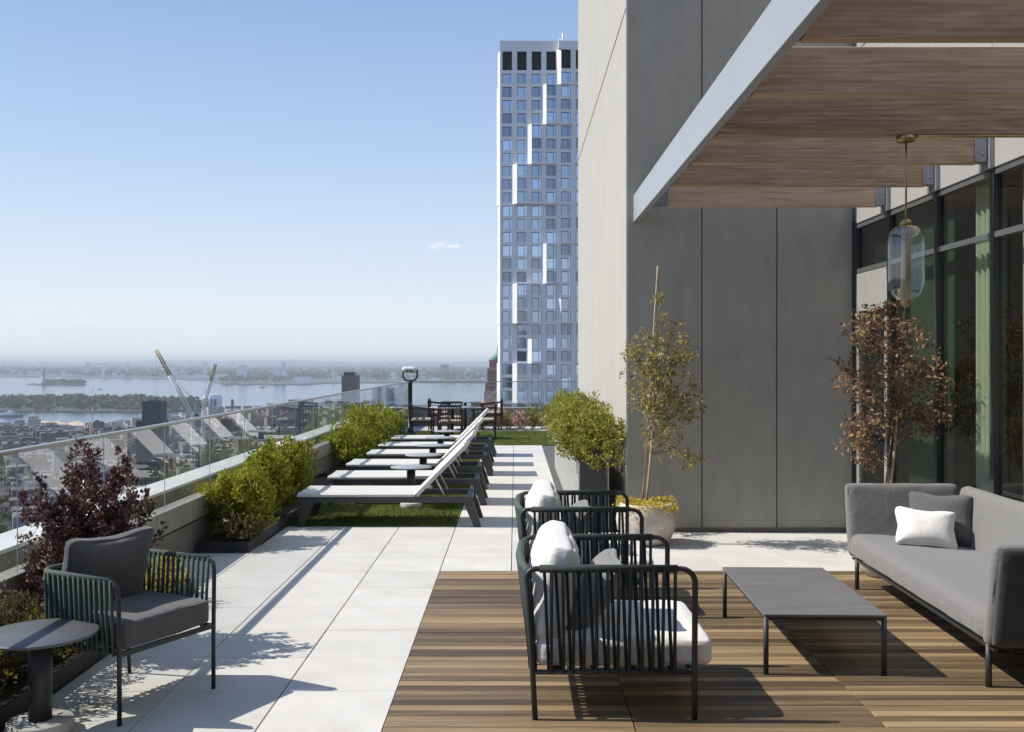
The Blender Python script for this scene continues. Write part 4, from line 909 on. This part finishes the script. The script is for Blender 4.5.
# ================================================================== THE CITY AND HARBOUR
GZ, WZ = -113.0, -115.0
tag(MB().add([(-31000, -3000, WZ), (31000, -3000, WZ), (31000, 31000, WZ), (-31000, 31000, WZ)], [(0, 1, 2, 3)]).build('water', M['water']), kind='structure')
def slab(name, pts, z, m):
    n = len(pts); vs = [(x, y, z) for x, y in pts]+[(x, y, WZ-0.5) for x, y in pts]
    fs = [tuple(range(n))]+[(i, n+i, n+(i+1) % n, (i+1) % n) for i in range(n)]
    return tag(MB().add(vs, fs).build(name, m), kind='structure')
def sh(px, Y): return ((px-CX)/F*Y, Y)
slab('ground', [(-4000, -2500), (4000, -2500), (4000, 2600), sh(800, 2700), sh(480, 2680), sh(400, 2720), sh(330, 2600), sh(260, 2380), sh(200, 2120), sh(150, 1950), sh(120, 1990), sh(100, 1840), sh(60, 1900), sh(0, 1850), sh(-200, 1750), (-4000, 1500)][::-1][::-1], GZ, M['cityground'])
# tower (pale faceted high rise)
TY, TP = 225.0, 14.6/F*225.0; FH = 13.2/F*225.0
TX0 = (500-CX)/F*TY; TTOP = H+(CY-43)/F*TY
tw = tag(empty('high_rise_tower', (TX0, TY, GZ)), 'pale faceted residential tower with stepped bays beyond the terrace', 'building')
NCOL, NFL = 9, 28
zr = TTOP-GZ; par_h = 3.0/2+0.3
rows = [(zr-par_h-5.0, 5.0)]
z = rows[0][0]
for i in range(NFL-1): z -= FH; rows.append((z, FH))
steps = {0: [4], 1: [3, 6], 2: [2, 5], 3: [1, 4], 4: [4, 7], 5: [3, 6], 6: [1, 4], 7: [2, 5], 8: [1, 4], 9: [3, 6]}
def grp(r): return 0 if r < 2 else 1+(r-2)//3
def depth(g, j, side):
    d = 0.3
    for s in steps.get(g, []):
        if j > s or (j == s and side == 'R'): d = 1.9-0.38*(j-s)
    return max(0.0, d)
wall = MB(); wins = []
def quad(a, b, c, d): wall.add([a, b, c, d], [(0, 1, 2, 3)])
for r, (zb, hh) in enumerate(rows):
    g = grp(r); zt = zb+hh
    for c in range(NCOL):
        xl, xr = c*TP, (c+1)*TP; dl, dr = -depth(g, c, 'R'), -depth(g, c+1, 'L')
        def pt(u, z, back=0.0): return (xl+(xr-xl)*u, dl+(dr-dl)*u+back, z)
        u0, u1 = 0.17, 0.82; z0, z1 = (zb+0.42, zt-0.28) if r else (zb+0.5, zt-0.2)
        st_ = steps.get(g, [])
        if c not in st_: quad(pt(0, zb), pt(u0, zb), pt(u0, zt), pt(0, zt))
        if c+1 not in st_: quad(pt(u1, zb), pt(1, zb), pt(1, zt), pt(u1, zt))
        quad(pt(u0, zb), pt(u1, zb), pt(u1, z0), pt(u0, z0)); quad(pt(u0, z1), pt(u1, z1), pt(u1, zt), pt(u0, zt))
        k = 0.35
        quad(pt(u0, z0), pt(u0, z0, k), pt(u0, z1, k), pt(u0, z1)); quad(pt(u1, z0, k), pt(u1, z0), pt(u1, z1), pt(u1, z1, k))
        quad(pt(u0, z0), pt(u1, z0), pt(u1, z0, k), pt(u0, z0, k)); quad(pt(u0, z1, k), pt(u1, z1, k), pt(u1, z1), pt(u0, z1))
        # soffit and shelf where the bay above or below differs
        ua, ub = (u0 if c in st_ else 0), (u1 if c+1 in st_ else 1)
        quad(pt(ua, zb), (xl+TP*ua, 2, zb), (xl+TP*ub, 2, zb), pt(ub, zb)); quad(pt(ua, zt), pt(ub, zt), (xl+TP*ub, 2, zt), (xl+TP*ua, 2, zt))
        wins.append((xl, xr, dl, dr, u0, u1, z0, z1, r, c))
        if c in steps.get(g, []):
            a = -depth(g, c, 'L'); bq = dl
            e0 = xl-0.18*TP; e1 = xl+0.17*TP; bq = dl+(dr-dl)*0.17; quad((e0, a, zb), (e1, bq, zb), (e1, bq, zt), (e0, a, zt)); wall.add([(e0, a, zb), (e1, bq, zb), (e1, 1, zb), (e0, 1, zb)], [(0, 3, 2, 1)]); wall.add([(e0, a, zt), (e1, bq, zt), (e1, 1, zt), (e0, 1, zt)], [(0, 1, 2, 3)])
zlow = rows[-1][0]
wall.box((0, -0.3, 0), (NCOL*TP, 26, zlow-0.002)); wall.box((0.02, 0.6, zlow), (NCOL*TP, 26, zr-par_h-0.02))
# parapet crown with a notch, chamfered left corner
for c in range(NCOL):
    xl, xr = c*TP, (c+1)*TP; dl, dr = -depth(0, c, 'R'), -depth(0, c+1, 'L'); zb, zt = zr-par_h, zr+(0.4 if c < 4 else 0.0)
    wall.add([(xl, dl, zb), (xr, dr, zb), (xr, dr, zt), (xl, dl, zt), (xl, 1.2, zb), (xr, 1.2, zb), (xr, 1.2, zt), (xl, 1.2, zt)], [(0,1,2,3),(7,6,5,4),(3,2,6,7),(0,3,7,4),(1,5,6,2)])
for r, (zb, hh) in enumerate(rows):
    e = 0.42 if grp(r) in (1, 2, 3, 6, 8) else 0.2
    wall.add([(-e-0.35, 2.6, zb), (0, -0.3, zb), (0, -0.3, zb+hh), (-e-0.35, 2.6, zb+hh), (0, 2.6, zb), (0, 2.6, zb+hh)], [(0,1,2,3),(3,2,5),(0,4,1)])
wall.build('facade', M['tower_panel'], tw)
wme = {}
for xl, xr, dl, dr, u0, u1, z0, z1, r, c in wins:
    W_, H_ = (u1-u0)*TP, z1-z0; key = (r == 0)
    if key not in wme:
        q = MB()
        q.box((-W_/2, 0.08, 0), (W_/2, 0.14, H_)); nf = len(q.f)
        if not key: q.box((W_/2-0.62, 0.02, 0), (W_/2-0.52, 0.079, H_)); q.box((-W_/2, 0.02, 0), (-W_/2+0.1, 0.079, H_)); q.box((-W_/2+0.1, 0.02, H_-0.1), (W_/2-0.62, 0.079, H_))
        o = q.build('louvre' if key else 'window', [M['louvre'] if key else M['tower_glass'], M['charcoal']], tw)
        for p in o.data.polygons[nf:]: p.material_index = 1
        wme[key] = o.data
    else: o = obj('louvre' if key else 'window', wme[key], tw)
    um = (u0+u1)/2; o.location = (xl+TP*um, dl+(dr-dl)*um+0.22, z0); o.rotation_euler = (0, 0, math.atan2(dr-dl, TP))
mm = MB()
mm.tube([(TP*4.35, 3, zr-par_h), (TP*4.35, 3, zr+3.2)], 0.25, 6); mm.tube([(TP*4.2, 3, zr-2), (TP*4.2, 3, zr+1.8)], 0.3, 6)
mm.build('mast', M['cranewhite'], tw)
# old brick tower
def boxes(name, m, par, lst, loc=(0, 0, 0)):
    q = MB()
    for a, c in lst: q.box(a, c)
    return q.build(name, m, par, loc)
OY = 420.0; ox = (497.5-CX)/F*OY; px = OY/F
ob = tag(empty('brick_skyscraper', (ox, OY, GZ)), 'old red brick setback skyscraper with green copper top beside the pale tower', 'building')
def oz(py): return H-(py-CY)*px-GZ
boxes('shaft', M['brick_old'], ob, [((-4.2, -3.6, oz(402)), (4.2, 3.6, oz(368))), ((-5.2, -3.2, oz(402)), (5.2, 3.2, oz(383))), ((-3.4, -3.0, oz(368)), (3.4, 3.0, oz(360)))])
boxes('base', M['brick_old'], ob, [((-11, -9, 0), (11, 9, oz(402)))])
boxes('stone_bands', M['palestone'], ob, [((-5.6, -4.6, oz(402)), (5.6, 4.6, oz(391))), ((-3.8, -3.8, oz(386)), (3.8, 3.8, oz(384.6))), ((-3.75, -3.75, oz(370)), (3.75, 3.75, oz(368.5)))])
MB().lathe([(4.1, oz(361)), (1.1, oz(353)), (0.2, oz(349)), (0, oz(344))], 4).build('roof', M['copper'], ob)
# dark block, brown tower, grey block, vent building
def bld(name, label, pxl, pxr, pyt, Y, m, dep, extras=None, roofm=None):
    k = Y/F; wd = (pxr-pxl)*k; h = H-(pyt-CY)*k-GZ
    t = tag(empty(name, (((pxl+pxr)/2-CX)*k, Y+dep/2, GZ)), label, 'building')
    boxes('walls', m, t, [((-wd/2, -dep/2, 0), (wd/2, dep/2, h))]); boxes('roof', roofm or M['cityroof'], t, [((-wd/2+0.5, -dep/2+0.5, h), (wd/2-0.5, dep/2-0.5, h+0.6))])
    return t, wd, h
t, wd, h = bld('dark_building', 'dark slab building with wider base below the cranes', 142, 160.5, 402, 880, M['darkblock'], 16, roofm=M['darkblock'])
boxes('podium', M['darkblock'], t, [((-wd/2-5, -9, 0), (wd/2+1, 9, h-16.5))]); boxes('plant_room', M['darkblock'], t, [((-4, -4, h+0.6), (5, 4, h+1.6))])
t, wd, h = bld('brown_tower', 'slim brown apartment tower above the railing left of the viewer', 341.5, 357.5, 376, 1150, M['brownblock'], 18)
boxes('plant_room', M['darkblock'], t, [((-7, -7, h+0.6), (4.5, 7, h+4.6))])
t, wd, h = bld('grey_block', 'wide grey block seen through the glass railing', 281, 313, 404, 1200, M['greyblock'], 30)
boxes('plant_room', M['greyblock'], t, [((-12, -8, h+0.6), (8, 8, h+5))])
t, wd, h = bld('far_blue_tower', 'lone hazy tower on the far shore right of the viewer', 440.5, 448.5, 364.5, 7000, M['greyblock'], 40)
t, wd, h = bld('glass_midrise', 'pale midrise seen through the far glass near the viewer', 386, 393, 388, 1700, M['greyblock'], 20)
vy = 2440.0; k = vy/F
vb = tag(empty('vent_building', ((212.5-CX)*k, vy, WZ)), 'white octagonal building standing in the water behind the cranes', 'building')
MB().lathe([(24, 0), (24, 33), (21.5, 33), (21.5, 37), (20, 37), (20, 39), (0, 39.5)], 8, smooth=False).build('drum', M['ventwhite'], vb)
MB().lathe([(30, -0.5), (30, 4), (26, 5), (0, 5)], 8, smooth=False).build('footing', M['palestone'], vb)
boxes('louvre_band', M['greyblock'], vb, [((-19+i*9.6, -23.4, 8), (-12.5+i*9.6, -21.5, 28)) for i in range(4)])
# luffing cranes
def crane(label, Y, tip, foot, cab):
    k = Y/F; A = P(*foot, Y); B = P(*tip, Y); base = Vector((A.x, Y, GZ))
    t = tag(empty('luffing_crane', base), label, 'crane', 'luffing tower cranes by the water')
    a = A-base; b_ = B-base; d = (b_-a).normalized(); side = Vector((0, 1, 0)); up = d.cross(side).normalized()
    def lattice(p, q, wdt, n, r):
        m = MB(); dd = (q-p)
        u = dd.normalized().cross(side).normalized()*wdt/2; s = side*wdt/2
        c = [u+s, u-s, -u-s, -u+s]
        for x in c: m.tube([p+x, q+x], r, 4)
        for i in range(n):
            for j in range(4):
                m.tube([p+dd*i/n+c[j], p+dd*(i+1)/n+c[(j+1) % 4]], r*0.6, 3)
        return m
    lattice(Vector((0, 0, 0)), a, 2.4, 20, 0.30).build('mast', M['cranewhite'], t)
    mid = a.lerp(b_, 0.62)
    lattice(a, mid, 2.4, 14, 0.38).build('jib', M['cranewhite'], t); lattice(mid, b_, 2.2, 9, 0.38).build('jib_head', M['craneyellow'], t)
    back = a+Vector((-d.x*6, 0, 1.5)); apex = a+Vector((-d.x*4, 0, 11))
    q = MB(); q.tube([a, apex], 0.3, 4); q.tube([back, apex], 0.25, 4); q.tube([apex, mid], 0.25, 3); q.tube([apex, a.lerp(b_, 0.9)], 0.1, 3); q.build('a_frame', M['cranewhite'], t)
    MB().box(tuple(back-Vector((1.6, 1.2, 1.6))), tuple(back+Vector((1.6, 1.2, 0.4)))).build('counterweight', M['darkblock'], t)
    MB().box(tuple(a-Vector((1.6, 1.6, 1))), tuple(a+Vector((1.6, 1.6, 2.4)))).build('cab', M['cranewhite'], t)
    q = MB(); q.tube([b_, b_-Vector((0, 0, 40))], 0.08, 3); q.box(tuple(b_-Vector((0.5, 0.5, 41))), tuple(b_-Vector((-0.5, -0.5, 39.6)))); q.build('hoist', M['darkblock'], t)
crane('tall white luffing crane leaning left with a yellow jib head', 820, (156, 350), (193, 416), 1)
crane('smaller white luffing crane leaning right before the octagonal building', 1000, (215.5, 364), (203.5, 408), 1)
# red and white mast
am = tag(empty('lattice_mast', ((92.5-CX)/F*1450, 1450, GZ)), 'thin red and white lattice mast above the rooftops', 'mast')
for i in range(8): MB().tube([(0, 0, i*10), (0, 0, i*10+9.98)], 0.7-0.05*i, 4).build('section', M['redwhite'] if i % 2 else M['cranewhite'], am)
# sand yard
sm_ = MB(); rr = random.Random(3)
for i in range(7):
    c = (rr.uniform(-75, 75), rr.uniform(-25, 25)); r = rr.uniform(18, 34)
    sm_.lathe([(r, 0), (r*0.8, 1.2+r*0.05), (r*0.45, r*0.20), (0, r*0.30)], 12, (c[0], c[1], 0))
tag(sm_.build('sand_pile', M['sand'], None, ((72-CX)/F*1790, 1790, GZ)), 'pale sand heaps in a yard by the near shore', 'sand pile')
# city blocks, individual houses
rr = random.Random(21); spots = []
ca, sa = math.cos(math.radians(28)), math.sin(math.radians(28))
for iu in range(-90, 90):
    for iv in range(-60, 100):
        if iu % 6 == 0 or iv % 4 == 0: continue
        u, v = iu*21+rr.uniform(-1, 1), iv*27+rr.uniform(-1, 1); x, y = u*ca-v*sa, u*sa+v*ca
        if y < 420 or y > 2550: continue
        s = x/y
        if s < -0.56 or s > -0.125 or x > -285: continue
        ppx = CX+s*F
        lim = 1740 if ppx < 130 else 1740+(ppx-130)*4.2
        if y > min(lim, 2450): continue
        if abs(ppx-72) < 48 and 1690 < y: continue
        if any(abs(ppx-q) < wq and abs(y-Yq) < 60 for q, wq, Yq in ((153, 30, 880), (349, 22, 1150), (297, 30, 1200), (193, 12, 820), (203, 12, 1000), (389, 14, 1700))): continue
        if rr.random() < 0.10: continue
        hh = rr.choice((9, 11, 12, 13, 15, 18)) if rr.random() < 0.88 else (rr.uniform(20, 30) if y > 1000 else 19)
        spots.append((y, x, rr.uniform(15, 19.5), rr.uniform(18, 25), hh))
spots.sort()
def house(q, wx, wy, hh):
    q.box((-wx/2, -wy/2, 0), (wx/2, wy/2, hh)); n0 = len(q.f)
    return n0
desc = ('brick', 'masonry')
far = MB(); farroof = MB()
for i, (y, x, wx, wy, hh) in enumerate(spots):
    if i < 290:
        q = MB(); q.box((-wx/2, -wy/2, 0), (wx/2, wy/2, hh))
        ci = rr.randrange(6); t = q.build('city_building', M['city%d' % ci], None, (x, y, GZ), (0, 0, math.radians(28)))
        side = 'far left' if CX+x/y*F < 90 else ('left' if CX+x/y*F < 200 else 'middle')
        lb = ('low ', 'mid-height ', 'taller ')[(hh > 12)+(hh > 16)]+CITYN[ci]+' city building'+(' with rooftop hut' if i % 3 else ' with bare flat roof')+', '+('nearer', 'midway', 'farther')[(y > 800)+(y > 1050)]+' blocks, '+side+' below the railing'
        tag(t, lb, 'building', 'city buildings below the railing')
        q = MB(); q.box((-wx/2+0.4, -wy/2+0.4, hh), (wx/2-0.4, wy/2-0.4, hh+0.3))
        if i % 3: q.box((-wx/5, -wy/6, hh+0.3), (wx/9, wy/8, hh+2.8))
        if i % 4 == 0: q.box((wx/5, wy/5, hh+0.3), (wx/2.6, wy/3, hh+1.9))
        q.build('roof', M['cityroof'], t)
    else:
        T = Matrix.Translation((x, y, GZ)) @ Matrix.Rotation(math.radians(28), 4, 'Z')
        far.box((-wx/2, -wy/2, 0), (wx/2, wy/2, hh), T); farroof.box((-wx/2+0.4, -wy/2+0.4, hh), (wx/2-0.4, wy/2-0.4, hh+0.4), T)
o = tag(far.build('distant_city_blocks', M['city']), 'distant dense low city blocks towards the waterfront', 'buildings', kind='stuff')
farroof.build('roofs', M['cityroof'], o)
print('city spots', len(spots))
# wooded masses: street trees, the harbour island, far shores
def woods(name, label, pts, lo, hi, m=None, tris=10, seed=1, squash=0.8):
    rg = np.random.default_rng(seed); vs, fs, at = [], [], []
    for (x, y, z0, r) in pts:
        tone = float(np.clip(rg.normal(0.45, 0.22), 0, 1)); o = len(vs)
        for k in range(tris):
            a = rg.uniform(0, 6.28); e = rg.uniform(-0.2, 1); q = r*rg.uniform(0.75, 1.05); ce = math.sqrt(max(0, 1-e*e))
            c = np.array((x+q*ce*math.cos(a), y+q*ce*math.sin(a), z0+r*0.9+q*e*squash)); s = r*rg.uniform(0.45, 0.75)
            t1 = rg.normal(0, 1, 3); t1 /= np.linalg.norm(t1); t2 = rg.normal(0, 1, 3); t2 /= np.linalg.norm(t2); b0 = len(vs)
            vs += [tuple(c-t1*s), tuple(c+t2*s), tuple(c+t1*s), tuple(c-t2*s)]; fs.append((b0, b0+1, b0+2, b0+3)); at.append(min(1, max(0, tone+rg.normal(0, 0.1))))
    me = bpy.data.meshes.new(name); me.from_pydata(vs, [], fs); me.materials.append(m or M['woods'])
    me.attributes.new('rnd', 'FLOAT', 'FACE').data.foreach_set('value', at)
    return tag(obj(name, me), label, 'trees', kind='stuff')
rr = random.Random(77); pts = []
for i in range(2600):
    y = rr.uniform(480, 2350); x = -y*rr.uniform(0.13, 0.56)
    if x > -285: continue
    u, v = x*ca+y*sa, -x*sa+y*ca
    if not ((u/21) % 6 < 0.7 or (u/21) % 6 > 5.3 or (v/27) % 4 < 0.6 or (v/27) % 4 > 3.4): continue
    ppx = CX+x/y*F
    if y > (1760 if ppx < 130 else 1760+(ppx-130)*4.0): continue
    pts.append((x, y, GZ, rr.uniform(3.0, 5.5)))
woods('street_trees', 'street trees between the city blocks below the railing', pts, 0, 0, seed=2)
isl = [sh(-500, 2500), sh(-200, 2330), sh(0, 2360), sh(60, 2340), sh(100, 2330), sh(150, 2330), sh(205, 2400), sh(208, 2600), sh(150, 3050), sh(-100, 3150), sh(-500, 3150)]
slab('harbour_island', isl, WZ+3, M['farland'])
pts = []
for i in range(2600):
    px_ = rr.uniform(-300, 201); y = rr.uniform(2390, 3050 if px_ < 150 else 2850)
    if math.sin(px_*0.21+1.3)*math.sin(y*0.011) > 0.55: continue
    pts.append((*sh(px_, y), WZ+2.5, rr.uniform(6.5, 11)))
woods('island_woods', 'wooded low island across the near channel', pts, 0, 0, seed=3)
q = MB()
for i in range(26):
    px_ = rr.uniform(-150, 200); y = rr.uniform(2350, 2420); X_, Y_ = sh(px_, y); s = rr.uniform(8, 22)
    q.box((X_-s/2, Y_-6, WZ+3), (X_+s/2, Y_+6, WZ+3+rr.uniform(6, 13)))
tag(q.build('island_houses', M['city']), 'small scattered houses along the island shore', 'houses', kind='stuff')
q = MB()
for a, c in ((225, 258),): q.box((*sh(a, 2560), WZ-0.5), (sh(c, 2560)[0], 2590, WZ+4))
q.box((*sh(231, 2562), WZ+4), (sh(233, 2562)[0], 2570, WZ+22))
tag(q.build('pier', M['farland']), 'low pier with a small tower right of the octagonal building', 'pier')
# statue island
si = [sh(26, 5250), sh(36, 5150), sh(60, 5150), sh(80, 5150), sh(86, 5250), sh(84, 5500), sh(55, 5650), sh(34, 5500)]
slab('statue_island', si, WZ+4, M['farland'])
woods('statue_island_woods', 'trees on the small island around the statue pedestal', [(*sh(rr.uniform(45, 83), rr.uniform(5200, 5500)), WZ+4, rr.uniform(8, 13)) for _ in range(240)], 0, 0, seed=4)
st = tag(empty('harbour_statue', (*sh(43.5, 5230), WZ+4)), 'tiny green statue on a pale pedestal on the small harbour island', 'statue')
MB().lathe([(32, 0), (32, 10), (17, 10), (13, 14), (10, 44), (11.5, 46), (11.5, 47), (0, 47)], 4, smooth=False).build('pedestal', M['palestone'], st)
MB().lathe([(7.5, 47), (6.8, 58), (5.5, 70), (4.8, 76), (2.0, 78), (2.6, 81), (2.4, 84), (0, 85.5)], 12).build('draped_figure', M['verdigris'], st)
MB().tube([(3.5, 0, 75), (6, 0, 82), (5.5, 0, 92)], 1.3, 8).build('raised_arm', M['verdigris'], st)
# far shores: land sheets, woods and low buildings
slab('far_shore', [sh(-700, 8700), sh(-100, 8300), sh(60, 8000), sh(130, 7300), sh(215, 6600), sh(222, 5350), sh(300, 5150), sh(330, 5600), sh(420, 5800), sh(520, 5750), sh(700, 5600), sh(1500, 5600), (24000, 30500), (-24000, 30500)], WZ+5, M['farland'])
pts = []
for i in range(3800):
    px_ = rr.uniform(-80, 500); y = rr.uniform(5200, 15500)
    lim = 8350 if px_ < 60 else (8000-(px_-60)*9 if px_ < 215 else (5400 if px_ < 310 else 5950))
    if y < lim+40: continue
    pts.append((*sh(px_, y), WZ+4, rr.uniform(16, 34)*(y/8000)**0.5))
woods('far_shore_woods', 'hazy tree cover on the far harbour shore', pts, 0, 0, seed=6, tris=8, squash=0.45)
q = MB()
for i in range(900):
    px_ = rr.uniform(-80, 505); y = rr.uniform(5300, 15000)
    lim = 8350 if px_ < 60 else (8000-(px_-60)*9 if px_ < 215 else (5400 if px_ < 310 else 5950))
    if y < lim+30: continue
    X_, Y_ = sh(px_, y); s = rr.uniform(20, 110); hh = rr.uniform(10, 32) if rr.random() < 0.9 else rr.uniform(45, 95)
    if hh > 40: s *= 0.35
    q.box((X_-s/2, Y_, WZ+5), (X_+s/2, Y_+30, WZ+5+hh*1.3))
tag(q.build('far_shore_buildings', M['ventwhite']), 'scattered hazy buildings on the far harbour shore', 'buildings', kind='stuff')
# arch bridge far left
br = tag(empty('arch_bridge', (*sh(110, 11500), WZ)), 'distant hazy steel arch bridge on the left horizon', 'bridge')
MB().tube([(250*math.cos(math.pi-math.pi*i/16), 0, 48+62*math.sin(math.pi*i/16)) for i in range(17)], 4.5, 6).build('arch', M['greyblock'], br)
boxes('deck', M['greyblock'], br, [((-700, -8, 44), (700, 8, 49))]); boxes('piers', M['greyblock'], br, [((-256, -10, 0), (-240, 10, 46)), ((240, -10, 0), (256, 10, 46))])
# hills along the horizon
vs, fs = [], []
NX = 160
for i in range(NX+1):
    a = -0.95+1.9*i/NX
    for j, (d, k) in enumerate(((17000, 0.0), (20000, 0.5), (23500, 1.0), (27000, 0.75))):
        hgt = WZ+6+k*(158+20*math.sin(i*0.23+1)+12*math.sin(i*0.61+j)+7*math.sin(i*1.7+j*2))
        vs.append((d*math.tan(a) if abs(a) < 0.9 else d*math.tan(a), d, hgt))
for i in range(NX):
    for j in range(3): fs.append((i*4+j, (i+1)*4+j, (i+1)*4+j+1, i*4+j+1))
vs = [(max(-30500, min(30500, x)), y, z) for x, y, z in vs]
tag(MB().add(vs, fs, True).build('hills', M['hill']), kind='structure')
# boats
for i, (px_, Y_, L) in enumerate(((100, 4300, 22), (262, 4600, 26), (132, 3600, 16), (12, 2120, 46))):
    X_, Y2 = sh(px_, Y_)
    b_ = tag(empty('boat', (X_, Y2, WZ)), ('small white boat beyond the wooded island', 'dark ferry in the open harbour right of the cranes', 'little boat in the channel behind the island woods', 'grey vessel at the left edge of the near channel')[i], 'boat')
    MB().add([(-L/2, -L*.12, 0.0), (L/2, 0, 0.0), (-L/2, L*.12, 0.0), (-L/2, -L*.14, L*.1), (L*.55, 0, L*.13), (-L/2, L*.14, L*.1)], [(0,1,4,3),(1,2,5,4),(2,0,3,5),(3,4,5)]).build('hull', M['greyblock'] if i % 2 else M['cranewhite'], b_)
    boxes('cabin', M['cranewhite'], b_, [((-L*.35, -L*.09, L*.1), (L*.12, L*.09, L*.24)), ((-L*.2, -L*.06, L*.24), (0, L*.06, L*.33))])

# haze: one closed box of pale air round everything
hz = MB().box((-31500, -3500, WZ-3), (31500, 31500, 92)).build('haze', None or M['coping'])
hm = bpy.data.materials.new('haze_air'); hm.use_nodes = True; n, l = nodes(hm); n.clear()
out = n.new('ShaderNodeOutputMaterial'); pv = n.new('ShaderNodeVolumePrincipled'); pv.inputs['Color'].default_value = (0.84, 0.92, 1.0, 1); pv.inputs['Density'].default_value = 8.0e-5; pv.inputs['Anisotropy'].default_value = 0.0
l.new(pv.outputs[0], out.inputs['Volume']); hz.data.materials.clear(); hz.data.materials.append(hm)
tag(hz, 'thin pale blue harbour haze', 'haze', kind='stuff')
# one small fair-weather cloud above the haze: thousands of tiny lit shreds
def cloud(px_, py_, lobes, num, label):
    rg = np.random.default_rng(int(px_)); c0 = P(px_, py_, 9000.0); vs, fs = [], []
    for k in range(num):
        lobe = lobes[rg.integers(len(lobes))]
        p = np.array((c0.x+lobe[0]+rg.normal(0, lobe[2]*0.55), c0.y+rg.normal(0, 45), c0.z+lobe[1]+rg.normal(0, lobe[3]))); s0 = rg.uniform(1.2, 3.0)
        nn = np.array((-0.5, -0.6, 0.6))+rg.normal(0, 0.3, 3); nn /= np.linalg.norm(nn); t1 = np.cross(nn, rg.normal(0, 1, 3)); t1 /= np.linalg.norm(t1); t2 = np.cross(nn, t1); q = len(vs)
        vs += [tuple(p-t1*s0), tuple(p+t2*s0), tuple(p+t1*s0), tuple(p-t2*s0)]; fs.append((q, q+1, q+2, q+3))
    me = bpy.data.meshes.new('cloud'); me.from_pydata(vs, [], fs); me.materials.append(cm)
    tag(obj('cloud', me), label, 'cloud', kind='stuff')
cm, n, l, b_ = newmat('cloud_vapour'); b_.inputs['Base Color'].default_value = (0.80, 0.79, 0.80, 1); b_.inputs['Roughness'].default_value = 1
cloud(440, 246, [(-70, -6, 50, 10), (-25, 8, 45, 20), (20, 0, 45, 13), (100, -8, 30, 6), (150, -2, 22, 5)], 1500, 'single small white cloud left of the tower')
WISP = [(-60, 0, 60, 6), (10, 8, 55, 9), (90, 3, 60, 5)]
cloud(42, 322, WISP, 260, 'faint low wisp of cloud at the far left above the harbour'); cloud(86, 321, WISP, 420, 'pale low wisp of cloud above the statue island'); cloud(198, 333, WISP, 320, 'pale low wisp of cloud above the cranes')
